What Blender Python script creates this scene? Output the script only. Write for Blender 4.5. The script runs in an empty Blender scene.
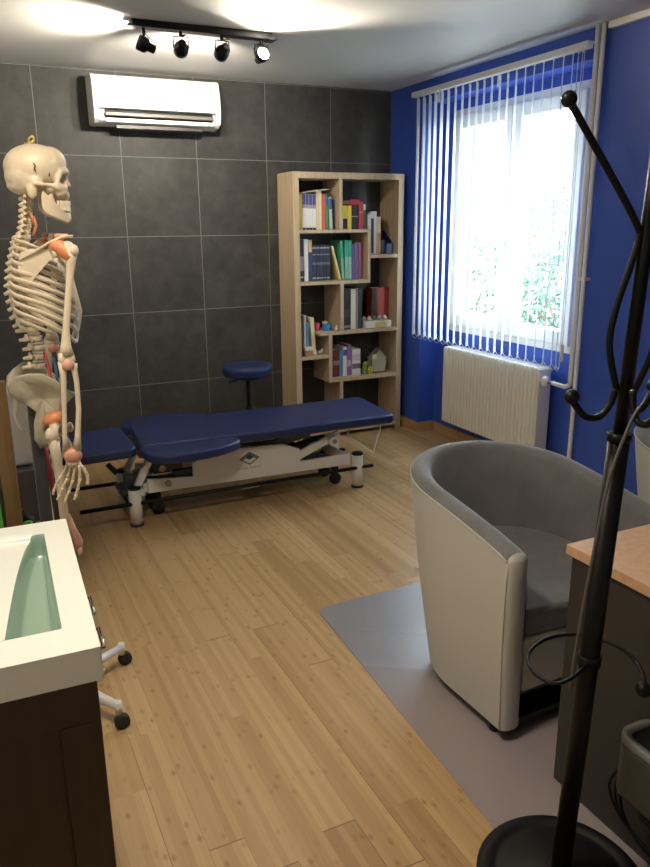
import bpy, bmesh, math, random
from mathutils import Vector, Matrix
PI = math.pi
random.seed(4)
C = bpy.context.scene.collection
SC = bpy.context.scene
V = Vector

# ------------------------------------------------------------------ materials
def mat(name, col, rough=.5, metal=0, spec=.5, sheen=0, trans=0, emis=None, es=0, bump=0, bscale=40, var=0, vscale=6, coat=0):
    m = bpy.data.materials.new(name); m.use_nodes = True
    nt = m.node_tree; b = nt.nodes['Principled BSDF']
    b.inputs['Base Color'].default_value = (*col, 1)
    b.inputs['Roughness'].default_value = rough
    b.inputs['Metallic'].default_value = metal
    b.inputs['Specular IOR Level'].default_value = spec
    b.inputs['Sheen Weight'].default_value = sheen
    b.inputs['Coat Weight'].default_value = coat
    b.inputs['Transmission Weight'].default_value = trans
    if emis:
        b.inputs['Emission Color'].default_value = (*emis, 1); b.inputs['Emission Strength'].default_value = es
    tc = nt.nodes.new('ShaderNodeTexCoord')
    if bump:
        n = nt.nodes.new('ShaderNodeTexNoise'); n.inputs['Scale'].default_value = bscale; n.inputs['Detail'].default_value = 5
        bp = nt.nodes.new('ShaderNodeBump'); bp.inputs['Strength'].default_value = bump; bp.inputs['Distance'].default_value = .01
        nt.links.new(tc.outputs['Object'], n.inputs['Vector']); nt.links.new(n.outputs['Fac'], bp.inputs['Height'])
        nt.links.new(bp.outputs['Normal'], b.inputs['Normal'])
    if var:
        n = nt.nodes.new('ShaderNodeTexNoise'); n.inputs['Scale'].default_value = vscale; n.inputs['Detail'].default_value = 6
        r = nt.nodes.new('ShaderNodeValToRGB')
        r.color_ramp.elements[0].position = .3; r.color_ramp.elements[1].position = .7
        r.color_ramp.elements[0].color = (*[max(0, c*(1-var)) for c in col], 1)
        r.color_ramp.elements[1].color = (*[min(1, c*(1+var)) for c in col], 1)
        nt.links.new(tc.outputs['Object'], n.inputs['Vector']); nt.links.new(n.outputs['Fac'], r.inputs['Fac'])
        nt.links.new(r.outputs['Color'], b.inputs['Base Color'])
    return m

class NT:
    """small node-graph writer"""
    def __init__(s, name):
        s.m = bpy.data.materials.new(name); s.m.use_nodes = True; s.t = s.m.node_tree
        s.b = s.t.nodes['Principled BSDF']
        tc = s.t.nodes.new('ShaderNodeTexCoord'); s.P = tc.outputs['Object']
        sp = s.t.nodes.new('ShaderNodeSeparateXYZ'); s.t.links.new(s.P, sp.inputs[0])
        s.x, s.y, s.z = sp.outputs
    def _in(s, sock, v):
        if isinstance(v, bpy.types.NodeSocket): s.t.links.new(v, sock)
        else: sock.default_value = v
    def m2(s, op, a, b=0.0, c=None):
        n = s.t.nodes.new('ShaderNodeMath'); n.operation = op
        s._in(n.inputs[0], a); s._in(n.inputs[1], b)
        if c is not None: s._in(n.inputs[2], c)
        return n.outputs[0]
    def comb(s, x, y, z=0.0):
        n = s.t.nodes.new('ShaderNodeCombineXYZ')
        for i, v in enumerate((x, y, z)): s._in(n.inputs[i], v)
        return n.outputs[0]
    def white(s, vec):
        n = s.t.nodes.new('ShaderNodeTexWhiteNoise'); n.noise_dimensions = '3D'; s._in(n.inputs['Vector'], vec); return n.outputs['Value']
    def noise(s, vec, scale, detail=3, rough=.5):
        n = s.t.nodes.new('ShaderNodeTexNoise'); s._in(n.inputs['Vector'], vec); n.inputs['Scale'].default_value = scale
        n.inputs['Detail'].default_value = detail; n.inputs['Roughness'].default_value = rough; return n.outputs['Fac']
    def ramp(s, fac, stops):
        n = s.t.nodes.new('ShaderNodeValToRGB'); s._in(n.inputs[0], fac)
        e = n.color_ramp.elements
        while len(e) < len(stops): e.new(.5)
        for i, (p, c) in enumerate(stops): e[i].position = p; e[i].color = (*c, 1)
        return n.outputs['Color']
    def mix(s, f, a, b, mode='MIX'):
        n = s.t.nodes.new('ShaderNodeMix'); n.data_type = 'RGBA'; n.blend_type = mode
        s._in(n.inputs[0], f)
        for i, v in ((6, a), (7, b)):
            if isinstance(v, tuple): v = (*v, 1)
            s._in(n.inputs[i], v)
        return n.outputs[2]
    def bump(s, h, strength, dist=.002):
        n = s.t.nodes.new('ShaderNodeBump'); n.inputs['Strength'].default_value = strength; n.inputs['Distance'].default_value = dist
        s._in(n.inputs['Height'], h); s.t.links.new(n.outputs[0], s.b.inputs['Normal'])

def floor_material():
    k = NT('bamboo_parquet')
    W, L = .096, 1.05
    u = k.m2('DIVIDE', k.m2('ADD', k.x, 2.26+9.6), W); row = k.m2('FLOOR', u); fu = k.m2('FRACT', u)
    off = k.white(k.comb(row, 3.0)); v = k.m2('ADD', k.m2('DIVIDE', k.y, L), k.m2('MULTIPLY', off, 7.0)); pl = k.m2('FLOOR', v); fv = k.m2('FRACT', v)
    tone = k.white(k.comb(row, pl, 1.0))
    su = k.m2('MULTIPLY', u, 5.0); strip = k.m2('FLOOR', su); stone = k.white(k.comb(strip, pl, 5.0))
    fib = k.noise(k.comb(k.m2('MULTIPLY', k.x, 300.0), k.m2('MULTIPLY', k.y, 6.0)), 1.0, 3)
    # knuckle marks of the cane, one every 25-30 cm of each strip
    sv = k.m2('ADD', k.m2('DIVIDE', k.y, .27), k.m2('MULTIPLY', k.white(k.comb(strip, 9.0)), 5.0)); node_id = k.m2('FLOOR', sv)
    fs = k.m2('FRACT', sv)
    cu = k.m2('ABSOLUTE', k.m2('SUBTRACT', k.m2('FRACT', su), .5)); cv = k.m2('ABSOLUTE', k.m2('SUBTRACT', fs, .5))
    d = k.m2('ADD', k.m2('MULTIPLY', cu, 1.25), k.m2('MULTIPLY', cv, 9.0))
    mark = k.m2('SUBTRACT', 1.0, k.m2('SMOOTH_MIN', k.m2('MULTIPLY', d, 1.4), 1.0, .2)); mark = k.m2('MAXIMUM', mark, 0.0)
    mark = k.m2('MULTIPLY', mark, k.white(k.comb(strip, node_id, 2.0)))
    base = k.ramp(tone, [(0, (.35, .205, .085)), (.25, (.47, .295, .130)), (.7, (.54, .355, .168)), (1, (.61, .415, .215))])
    base = k.mix(.40, base, k.ramp(stone, [(0, (.33, .195, .08)), (1, (.66, .455, .235))]))
    base = k.mix(.14, base, k.ramp(fib, [(.3, (.38, .22, .09)), (.7, (.74, .54, .30))]))
    base = k.mix(k.m2('MULTIPLY', mark, .85), base, (.27, .14, .055))
    e1 = k.m2('MINIMUM', fu, k.m2('SUBTRACT', 1.0, fu)); e2 = k.m2('MINIMUM', fv, k.m2('SUBTRACT', 1.0, fv))
    seam = k.m2('MULTIPLY', k.m2('LESS_THAN', e1, .010), k.m2('GREATER_THAN', k.white(k.comb(k.m2('ROUND', u), pl, 8.0)), .55))
    seam2 = k.m2('MULTIPLY', k.m2('LESS_THAN', e2, .0018), k.m2('GREATER_THAN', k.white(k.comb(row, k.m2('ROUND', v), 4.0)), .5))
    s_all = k.m2('MAXIMUM', seam, seam2)
    base = k.mix(k.m2('MULTIPLY', s_all, .75), base, (.12, .06, .025))
    k.t.links.new(base, k.b.inputs['Base Color'])
    k.b.inputs['Roughness'].default_value = .30; k.b.inputs['Specular IOR Level'].default_value = .45
    k.bump(k.m2('SUBTRACT', k.m2('MULTIPLY', fib, .06), s_all), .35, .001)
    return k.m

def tile_material():
    k = NT('slate_tile')
    T = .5
    u = k.m2('DIVIDE', k.m2('ADD', k.x, .505+10), T); v = k.m2('DIVIDE', k.m2('SUBTRACT', k.z, 1.983-5), T)
    fu, fv = k.m2('FRACT', u), k.m2('FRACT', v)
    e = k.m2('MINIMUM', k.m2('MINIMUM', fu, k.m2('SUBTRACT', 1.0, fu)), k.m2('MINIMUM', fv, k.m2('SUBTRACT', 1.0, fv)))
    grout = k.m2('LESS_THAN', e, .0045)
    tid = k.comb(k.m2('FLOOR', u), k.m2('FLOOR', v), 0.0)
    va = k.t.nodes.new('ShaderNodeVectorMath'); va.operation = 'MULTIPLY_ADD'
    k.t.links.new(tid, va.inputs[0]); va.inputs[1].default_value = (3.7, 2.3, 1.9); k.t.links.new(k.P, va.inputs[2])
    n1 = k.noise(va.outputs[0], 3.0, 8, .62); n2 = k.noise(va.outputs[0], 14.0, 6, .6)
    base = k.ramp(n1, [(.32, (.021, .021, .020)), (.52, (.035, .035, .033)), (.72, (.062, .061, .056))])
    base = k.mix(.35, base, k.ramp(n2, [(.3, (.024, .024, .023)), (.75, (.080, .078, .072))]))
    base = k.mix(grout, base, (.17, .165, .15))
    k.t.links.new(base, k.b.inputs['Base Color'])
    k.b.inputs['Roughness'].default_value = .55; k.b.inputs['Specular IOR Level'].default_value = .35
    k.bump(k.m2('SUBTRACT', k.m2('MULTIPLY', n2, .3), grout), .25, .002)
    return k.m

def oak_material(name='light_oak_laminate', a=(.40, .30, .19), b=(.56, .44, .30), vertical=True):
    k = NT(name)
    vec = k.comb(k.m2('MULTIPLY', k.x, 60.0), k.m2('MULTIPLY', k.y, 60.0), k.m2('MULTIPLY', k.z, 2.5 if vertical else 60.0))
    f = k.noise(vec, 1.0, 5, .6)
    base = k.ramp(f, [(.25, a), (.75, b)])
    k.t.links.new(base, k.b.inputs['Base Color']); k.b.inputs['Roughness'].default_value = .5
    return k.m

M = {}
M['floor'] = floor_material(); M['tile'] = tile_material(); M['oak'] = oak_material()
M['blue'] = mat('ultramarine_wall_paint', (.036, .092, .46), .5, bump=.12, bscale=120, var=.06, vscale=3)
M['white_wall'] = mat('off_white_wall_paint', (.70, .68, .62), .8)
M['ceiling'] = mat('satin_ceiling_paint', (.62, .62, .60), .45, bump=.05, bscale=60)
M['pvc'] = mat('white_pvc', (.86, .87, .88), .35)
M['rad'] = mat('cream_radiator_enamel', (.86, .84, .76), .35)
M['pipe'] = mat('white_pipe_paint', (.88, .87, .84), .35)
M['baseboard'] = oak_material('oak_skirting', (.38, .22, .10), (.55, .36, .19), False)
M['vinyl'] = mat('navy_vinyl', (.012, .024, .105), .40, bump=.10, bscale=300)
M['white_metal'] = mat('white_lacquered_steel', (.74, .74, .72), .32)
M['black'] = mat('black_plastic', (.010, .010, .011), .5, spec=.25)
M['gloss_black'] = mat('black_lacquered_metal', (.005, .005, .006), .38, spec=.18)
M['rubber'] = mat('black_rubber', (.018, .018, .018), .8)
M['chrome'] = mat('chrome', (.75, .75, .75), .15, metal=1)
M['steel'] = mat('grey_steel', (.30, .30, .30), .35, metal=.9)
M['darksteel'] = mat('dark_grey_metal', (.07, .07, .07), .45, metal=.5)
M['bone'] = mat('ivory_plastic_bone', (.66, .56, .41), .42, bump=.15, bscale=60, var=.10, vscale=14)
M['bone_grey'] = mat('grey_cartilage_plastic', (.55, .52, .44), .4)
M['hipbone'] = mat('olive_grey_bone_plastic', (.40, .36, .27), .4, bump=.15, bscale=60, var=.08, vscale=10)
M['tooth'] = mat('tooth_enamel', (.78, .70, .55), .3)
M['disc'] = mat('amber_disc_plastic', (.52, .33, .13), .4)
M['orange'] = mat('orange_ligament_plastic', (.62, .23, .10), .45, var=.2, vscale=30)
M['muscle'] = mat('red_muscle_paint', (.42, .05, .05), .45)
M['pinkm'] = mat('pink_muscle_paint', (.62, .33, .26), .5)
M['wristm'] = mat('orange_pink_joint_plastic', (.62, .30, .18), .45, var=.15, vscale=30)
M['brass'] = mat('brass_hook', (.62, .48, .12), .3, metal=.8)
M['leather'] = mat('light_grey_leatherette', (.50, .495, .455), .5, bump=.10, bscale=220, sheen=.1)
M['suede'] = mat('grey_suede', (.145, .148, .15), .8, bump=.2, bscale=60, sheen=.35, var=.16, vscale=9)
M['ceramic'] = mat('white_ceramic', (.78, .80, .74), .18, coat=.3)
M['basin'] = mat('green_shaded_basin_ceramic', (.29, .41, .335), .2, coat=.3)  # green-grey shade of the deep bowl put into its colour
M['darkwood'] = oak_material('dark_walnut', (.018, .008, .004), (.040, .018, .008), True)
M['beech'] = oak_material('beech_desk_top', (.50, .30, .17), (.60, .38, .23), False)
M['deskgrey'] = mat('anthracite_desk_panel', (.030, .027, .024), .55)
M['post'] = oak_material('brown_pine', (.20, .115, .045), (.32, .20, .09), True)
M['silver'] = mat('silver_grey_plastic', (.15, .15, .14), .4)
M['rodm'] = mat('dull_steel', (.16, .15, .14), .4, metal=.6)
M['device'] = mat('warm_grey_plastic', (.055, .053, .047), .45)
M['paper'] = mat('paper_pages', (.76, .72, .62), .8)

def thin_fabric():
    m = bpy.data.materials.new('translucent_blind_fabric'); m.use_nodes = True; t = m.node_tree
    out = t.nodes['Material Output']; t.nodes.remove(t.nodes['Principled BSDF'])
    d = t.nodes.new('ShaderNodeBsdfDiffuse'); d.inputs[0].default_value = (.80, .81, .82, 1)
    tr = t.nodes.new('ShaderNodeBsdfTranslucent'); tr.inputs[0].default_value = (.76, .78, .79, 1)
    w = t.nodes.new('ShaderNodeTexWave'); w.inputs['Scale'].default_value = 60
    mx = t.nodes.new('ShaderNodeMixShader'); mx.inputs[0].default_value = .5
    t.links.new(d.outputs[0], mx.inputs[1]); t.links.new(tr.outputs[0], mx.inputs[2]); t.links.new(mx.outputs[0], out.inputs[0])
    return m
M['slat'] = thin_fabric()
def glass_mat():
    m = bpy.data.materials.new('window_glass'); m.use_nodes = True; t = m.node_tree
    out = t.nodes['Material Output']; t.nodes.remove(t.nodes['Principled BSDF'])
    a = t.nodes.new('ShaderNodeBsdfTransparent'); a.inputs[0].default_value = (.95, .98, .97, 1)
    g = t.nodes.new('ShaderNodeBsdfGlossy'); g.inputs['Roughness'].default_value = .02
    mx = t.nodes.new('ShaderNodeMixShader')
    mx.inputs[0].default_value = .04; t.links.new(a.outputs[0], mx.inputs[1]); t.links.new(g.outputs[0], mx.inputs[2]); t.links.new(mx.outputs[0], out.inputs[0])
    return m
M['glass'] = glass_mat()
def mat_mat():
    m = bpy.data.materials.new('frosted_floor_mat_plastic'); m.use_nodes = True; t = m.node_tree
    out = t.nodes['Material Output']; p = t.nodes['Principled BSDF']
    p.inputs['Base Color'].default_value = (.64, .63, .71, 1); p.inputs['Roughness'].default_value = .35; p.inputs['Specular IOR Level'].default_value = .5
    n = t.nodes.new('ShaderNodeTexNoise'); n.inputs['Scale'].default_value = 220
    b = t.nodes.new('ShaderNodeBump'); b.inputs['Strength'].default_value = .05; b.inputs['Distance'].default_value = .001
    t.links.new(n.outputs['Fac'], b.inputs['Height']); t.links.new(b.outputs[0], p.inputs['Normal'])
    a = t.nodes.new('ShaderNodeBsdfTransparent'); a.inputs[0].default_value = (.92, .90, .90, 1)
    mx = t.nodes.new('ShaderNodeMixShader'); mx.inputs[0].default_value = .28
    t.links.new(a.outputs[0], mx.inputs[1]); t.links.new(p.outputs[0], mx.inputs[2])
    g = t.nodes.new('ShaderNodeBsdfGlossy'); g.inputs['Roughness'].default_value = .30; t.links.new(b.outputs[0], g.inputs['Normal'])
    lw = t.nodes.new('ShaderNodeLayerWeight'); lw.inputs[0].default_value = .16
    m3 = t.nodes.new('ShaderNodeMixShader'); t.links.new(lw.outputs['Fresnel'], m3.inputs[0]); t.links.new(mx.outputs[0], m3.inputs[1]); t.links.new(g.outputs[0], m3.inputs[2]); t.links.new(m3.outputs[0], out.inputs[0])
    return m
M['mat'] = mat_mat()
M['lens'] = mat('lit_lamp_lens', (1, .95, .85), .3, emis=(1, .86, .66), es=120)
M['dimlens'] = mat('lit_lamp_lens_soft', (1, .95, .85), .3, emis=(1, .86, .66), es=12)

_cols = {}
def colmat(c, rough=.55):
    key = (tuple(round(v, 3) for v in c), rough)
    if key not in _cols: _cols[key] = mat('painted_colour_%d' % len(_cols), c, rough)
    return _cols[key]

# ------------------------------------------------------------------ mesh helpers
class MB:
    def __init__(s): s.b = bmesh.new()
    def face(s, vs, smooth=False):
        try:
            f = s.b.faces.new(vs); f.smooth = smooth; return f
        except ValueError: return None
    def box(s, x0, x1, y0, y1, z0, z1, M4=None):
        p = [V((x, y, z)) for z in (z0, z1) for y in (y0, y1) for x in (x0, x1)]
        if M4 is not None: p = [M4 @ q for q in p]
        v = [s.b.verts.new(q) for q in p]
        for f in ((0, 2, 3, 1), (4, 5, 7, 6), (0, 1, 5, 4), (2, 6, 7, 3), (0, 4, 6, 2), (1, 3, 7, 5)): s.face([v[i] for i in f])
        return s
    def prism(s, poly, fn0, fn1, smooth=False):
        a = [s.b.verts.new(fn0(p)) for p in poly]; b = [s.b.verts.new(fn1(p)) for p in poly]
        n = len(poly)
        for i in range(n): s.face([a[i], a[(i+1) % n], b[(i+1) % n], b[i]], smooth)
        s.face(a[::-1]); s.face(b)
        return s
    def prism_z(s, poly, z0, z1): return s.prism(poly, lambda p: V((p[0], p[1], z0)), lambda p: V((p[0], p[1], z1)))
    def prism_y(s, poly, y0, y1): return s.prism(poly, lambda p: V((p[0], y0, p[1])), lambda p: V((p[0], y1, p[1])))
    def prism_x(s, poly, x0, x1): return s.prism(poly, lambda p: V((x0, p[0], p[1])), lambda p: V((x1, p[0], p[1])))
    def tube(s, pts, r, seg=10, closed=False, flat=None, smooth=True):
        pts = [V(p) for p in pts]; n = len(pts)
        rad = r if isinstance(r, (list, tuple)) else [r]*n
        rings = []; up = None
        for i in range(n):
            if closed: t = pts[(i+1) % n]-pts[i-1]
            else: t = pts[min(i+1, n-1)]-pts[max(i-1, 0)]
            t.normalize()
            if up is None: up = V((0, 0, 1)) if abs(t.z) < .9 else V((0, 1, 0))
            a = t.cross(up)
            if a.length < 1e-4: a = t.cross(V((1, .2, 0)))
            a.normalize(); b = a.cross(t); b.normalize(); up = b
            ra, rb = (rad[i], rad[i]) if flat is None else (rad[i]*flat[0], rad[i]*flat[1])
            rings.append([s.b.verts.new(pts[i]+a*(ra*math.cos(2*PI*k/seg))+b*(rb*math.sin(2*PI*k/seg))) for k in range(seg)])
        for i in range(n if closed else n-1):
            A, B = rings[i], rings[(i+1) % n]
            for k in range(seg): s.face([A[k], B[k], B[(k+1) % seg], A[(k+1) % seg]][::-1], smooth)
        if not closed: s.face(rings[0]); s.face(rings[-1][::-1])
        return s
    def ball(s, c, r, rot=None, u=14, v=9):
        if not isinstance(r, (list, tuple)): r = (r, r, r)
        m = Matrix.Translation(V(c))
        if rot is not None: m = m @ rot.to_4x4()
        m = m @ Matrix.Diagonal((r[0], r[1], r[2], 1))
        g = bmesh.ops.create_uvsphere(s.b, u_segments=u, v_segments=v, radius=1, matrix=m)
        for w in g['verts']:
            for f in w.link_faces: f.smooth = True
        return s
    def lathe(s, prof, c=(0, 0, 0), seg=24, axis='z', smooth=True):
        c = V(c); rings = []
        for (r, h) in prof:
            ring = []
            for k in range(seg):
                a = 2*PI*k/seg; p = (r*math.cos(a), r*math.sin(a), h)
                if axis == 'x': p = (h, p[0], p[1])
                if axis == 'y': p = (p[0], h, p[1])
                ring.append(s.b.verts.new(c+V(p)))
            rings.append(ring)
        for A, B in zip(rings, rings[1:]):
            for k in range(seg): s.face([A[k], A[(k+1) % seg], B[(k+1) % seg], B[k]], smooth)
        s.face(rings[0][::-1]); s.face(rings[-1]); return s
    def cyl(s, a, b, r, seg=14, r2=None): return s.tube([a, b], [r, r if r2 is None else r2], seg)
    def grid(s, rows, smooth=True, closed=False):
        vs = [[s.b.verts.new(V(p)) for p in row] for row in rows]
        for A, B in zip(vs, vs[1:]):
            n = len(A)
            for k in range(n if closed else n-1): s.face([A[k], A[(k+1) % n], B[(k+1) % n], B[k]], smooth)
        return vs
    def build(s, name, m, parent=None, bevel=0, seg=2, sub=0, mods=None, autosmooth=False):
        off = V((0, 0, 0))
        if parent is not None and parent.get('_o') is not None: off = V(parent['_o'])
        if off.length: bmesh.ops.translate(s.b, verts=s.b.verts, vec=-off)
        bmesh.ops.recalc_face_normals(s.b, faces=s.b.faces)
        me = bpy.data.meshes.new(name); s.b.to_mesh(me); s.b.free()
        o = bpy.data.objects.new(name, me); C.objects.link(o)
        if m is not None: me.materials.append(m)
        if parent is not None:
            o.parent = parent
            if parent.get('_o') is not None: o['_o'] = parent['_o']
        if bevel:
            b = o.modifiers.new('bevel', 'BEVEL'); b.width = bevel; b.segments = seg; b.limit_method = 'ANGLE'; b.angle_limit = math.radians(35)
        if sub:
            b = o.modifiers.new('sub', 'SUBSURF'); b.levels = sub; b.render_levels = sub
        return o

def thing(name, label, cat, loc=(0, 0, 0), group=None):
    o = bpy.data.objects.new(name, None); C.objects.link(o); o.location = loc; o.empty_display_size = .1
    o['_o'] = tuple(loc); return tag(o, label, cat, group)
def tag(o, label=None, cat=None, group=None, kind=None):
    if label: o['label'] = label
    if cat: o['category'] = cat
    if group: o['group'] = group
    if kind: o['kind'] = kind
    return o
def struct(o): o['kind'] = 'structure'; return o
def curve(pts, n=8, closed=False):
    """Catmull-Rom through points"""
    P = [V(p) for p in pts]; out = []; m = len(P)
    for i in range(m if closed else m-1):
        p1, p2 = P[i], P[(i+1) % m]
        p0 = P[i-1] if (i or closed) else p1*2-p2
        p3 = P[(i+2) % m] if (i+2 < m or closed) else p2*2-p1
        for k in range(n):
            t = k/n
            out.append(.5*((2*p1)+(p2-p0)*t+(2*p0-5*p1+4*p2-p3)*t*t+(3*p1-p0-3*p2+p3)*t**3))
    if not closed: out.append(P[-1])
    return out
def R(d): return math.radians(d)

# ------------------------------------------------------------------ the room
H = 2.490; XL = -3.42; YB = -6.3
NY0, NY1, ND = -.455, -2.02, .14      # radiator and window niche
b = MB().box(XL-.1, .5, YB-.1, .1, -.08, 0); struct(b.build('floor', M['floor']))
b = MB().box(XL-.1, .5, YB-.1, .1, H, H+.08); struct(b.build('ceiling', M['ceiling']))
b = MB().box(XL-.1, .5, 0, .1, 0, H); struct(b.build('wall_back', M['tile']))
b = MB().box(XL-.1, XL, YB, 0, 0, H); struct(b.build('wall_left', M['white_wall']))
b = MB().box(XL-.1, .5, YB-.1, YB, 0, H); struct(b.build('wall_front', M['white_wall']))
b = MB()
X2 = .32
b.box(0, X2, NY0, 0, 0, H); b.box(0, X2, YB, NY1, 0, H)
b.box(0, X2, NY1, NY0, 2.345, H)
b.box(ND, X2, NY1, NY0, 0, .80)
b.box(ND, X2, -.61, NY0, .80, 2.345); b.box(ND, X2, NY1, -1.90, .80, 2.345); b.box(ND, X2, -1.90, -.61, 2.285, 2.345)
struct(b.build('wall_right', M['blue']))
# skirting boards
def skirting(name, boxes):
    m = MB()
    for q in boxes: m.box(*q)
    struct(m.build(name, M['baseboard'], bevel=.003))
skirting('baseboard_right', [(-.014, 0, NY0, -.001, 0, .078), (-.014, ND-.014, NY0-.014, NY0, 0, .078), (ND-.014, ND, NY1+.014, NY0-.014, 0, .078),
                             (-.014, ND-.014, NY1, NY1+.014, 0, .078), (-.014, 0, YB, NY1, 0, .078)])
# cable trunking in the ceiling corner
struct(MB().box(-.028, 0, YB, -2.115, H-.032, H).build('trim_1', M['pipe'], bevel=.003))

# window
w = struct(thing('window_1', None, None, (ND, -1.25, .8)))
y0, y1, z0, z1 = -.61, -1.90, .80, 2.285
xa, xb = ND-.004, ND+.07
def frame(mb, ya, yb, za, zb, t, xa, xb):
    mb.box(xa, xb, ya-t, ya, za, zb).box(xa, xb, yb, yb+t, za, zb).box(xa, xb, yb+t, ya-t, za, za+t).box(xa, xb, yb+t, ya-t, zb-t, zb); return mb
fr = frame(MB(), y0, y1, z0, z1, .055, xa, xb).build('window_frame', M['pvc'], w, bevel=.004)
for nm, ya, yb in (('left', y0-.045, -1.245), ('right', -1.255, y1+.045)):
    s = frame(MB(), ya, yb, z0+.045, z1-.045, .082, xa-.018, xb-.01).build('sash', M['pvc'], w, bevel=.006)
    MB().box(xa+.02, xa+.026, yb+.08, ya-.08, z0+.125, z1-.125).build('glass', M['glass'], s)
hd = MB().box(xa-.03, xa-.016, -1.266, -1.234, 1.40, 1.47).build('window_handle', M['pvc'], w, bevel=.004)
MB().box(xa-.052, xa-.036, -1.26, -1.24, 1.31, 1.44).box(xa-.04, xa-.028, -1.258, -1.242, 1.42, 1.44).build('lever', M['pvc'], hd, bevel=.004)

# ------------------------------------------------------------------ outdoors beyond the window
struct(MB().box(.9, 16, -13, 12, -1.1, -1.0).build('ground', mat('pale_gravel', (.26, .26, .24), .9, var=.3, vscale=3)))
leafm = mat('bush_leaves', (.035, .085, .045), .6, var=.5, vscale=2)
leaf2 = mat('pale_bush_leaves', (.06, .11, .07), .6, var=.4, vscale=2)
twig = mat('bark', (.14, .09, .05), .9)
def bush(loc, rx, ry, hz, n, m, label, seed):
    rnd = random.Random(seed); t = thing('garden_bush', label, 'bush', loc, 'bushes in the garden outside the window')
    mb = MB(); lx, ly, lz = loc
    for i in range(n):
        a = rnd.uniform(0, 2*PI); e = math.asin(rnd.uniform(-.6, 1)); q = rnd.uniform(.72, 1.05)
        c = V((lx+rx*q*math.cos(a)*math.cos(e), ly+ry*q*math.sin(a)*math.cos(e), lz+hz*(.5+.5*q*math.sin(e))))
        d = V((rnd.uniform(-1, 1), rnd.uniform(-1, 1), rnd.uniform(-1, 1))).normalized(); f = d.orthogonal().normalized(); L = rnd.uniform(.05, .10)
        vs = [mb.b.verts.new(c+d*L), mb.b.verts.new(c+f*L*.4), mb.b.verts.new(c-d*L), mb.b.verts.new(c-f*L*.4)]
        mb.face(vs)
    mb.build('foliage', m, t)
    s = MB()
    for k in range(4):
        a = k*1.6; s.tube([V((lx, ly, lz)), V((lx+.15*math.cos(a), ly+.15*math.sin(a), lz+hz*.4)), V((lx+.6*rx*math.cos(a), ly+.6*ry*math.sin(a), lz+hz*.8))], [.05, .03, .01], 6)
    s.build('trunk', twig, t)
bush((6.2, 4.7, -1.0), 1.0, .95, 2.25, 2600, leafm, 'dark green garden bush behind the right window pane', 1)
bush((5.9, 6.9, -1.0), .9, 1.0, 2.45, 2400, leaf2, 'pale leafy bush behind the left window pane', 2)
bush((8.9, 8.2, -1.0), 1.1, 1.3, 3.3, 2000, leafm, 'taller dark bush at the far left of the window view', 3)
bush((8.3, 4.3, -1.0), .9, 1.0, 2.3, 1800, leaf2, 'pale bush rising behind the dark one in the right pane', 4)

# ------------------------------------------------------------------ vertical blind
bl = thing('vertical_blind', 'white vertical slat blind, slats turned open, hanging before the window', 'blind', (-.08, -1.25, 2.38))
MB().box(-.10, -.06, -2.06, -.43, 2.378, 2.412).build('head_rail', M['pvc'], bl, bevel=.004)
for y in (-.62, -1.25, -2.03):
    MB().box(-.085, 0, y-.012, y+.012, 2.412, 2.416).box(-.004, 0, y-.013, y+.013, 2.33, 2.416).cyl((-.007, y, 2.345), (-.003, y, 2.345), .004).build('bracket', M['pvc'], bl)
ys = [-.493, -.567, -.638, -.703, -.776, -.85, -.927, -1.0, -1.075, -1.147, -1.217, -1.29, -1.364, -1.435, -1.508, -1.583, -1.655, -1.728, -1.803, -1.878, -1.946, -1.983, -2.012]
slats = []
for i, y in enumerate(ys):
    a = R(44.5 + random.uniform(-1.5, 1.5)); dx, dy = math.cos(a), math.sin(a); nx, ny = -dy, dx
    mb = MB(); rows = []
    zt, zb = 2.368, .795
    for z in (zt, zb):
        row = []
        for k in range(7):
            s = (k/6-.5)*.088; bow = .003*(1-(2*k/6-1)**2)
            row.append((-.08+dx*s+nx*bow, y+dy*s+ny*bow, z))
        rows.append(row)
    mb.grid(rows)
    o = mb.build('slat', M['slat'], bl)
    wm = MB(); wm.box(-.044, .044, -.0015, .0015, -.03, 0, Matrix.Translation((-.08, y, .797)) @ Matrix.Rotation(a, 4, 'Z'))
    wm.build('slat_weight', M['pvc'], o)
    slats.append((y, a))
    MB().cyl((-.08, y, 2.366), (-.08, y, 2.38), .005, 6).build('slat_hook', M['pvc'], o)
for sgn in (-1, 1):
    mb = MB()
    for (ya, aa), (yb, ab) in zip(slats, slats[1:]):
        p = V((-.08+sgn*.042*math.cos(aa), ya+sgn*.042*math.sin(aa), .772)); q = V((-.08+sgn*.042*math.cos(ab), yb+sgn*.042*math.sin(ab), .772))
        mb.tube([p.lerp(q, t)-V((0, 0, .022*4*t*(1-t))) for t in (0, .25, .5, .75, 1)], .0016, 5)
    mb.build('bottom_chain', M['pvc'], bl)
co = MB().cyl((-.10, -2.045, .86), (-.09, -2.035, 2.38), .0018, 5).build('pull_cord', M['pvc'], bl)
MB().lathe([(.006, 0), (.011, .01), (.011, .085), (.005, .10)], (-.10, -2.045, .80), 12).build('cord_weight', M['pipe'], co)

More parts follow.
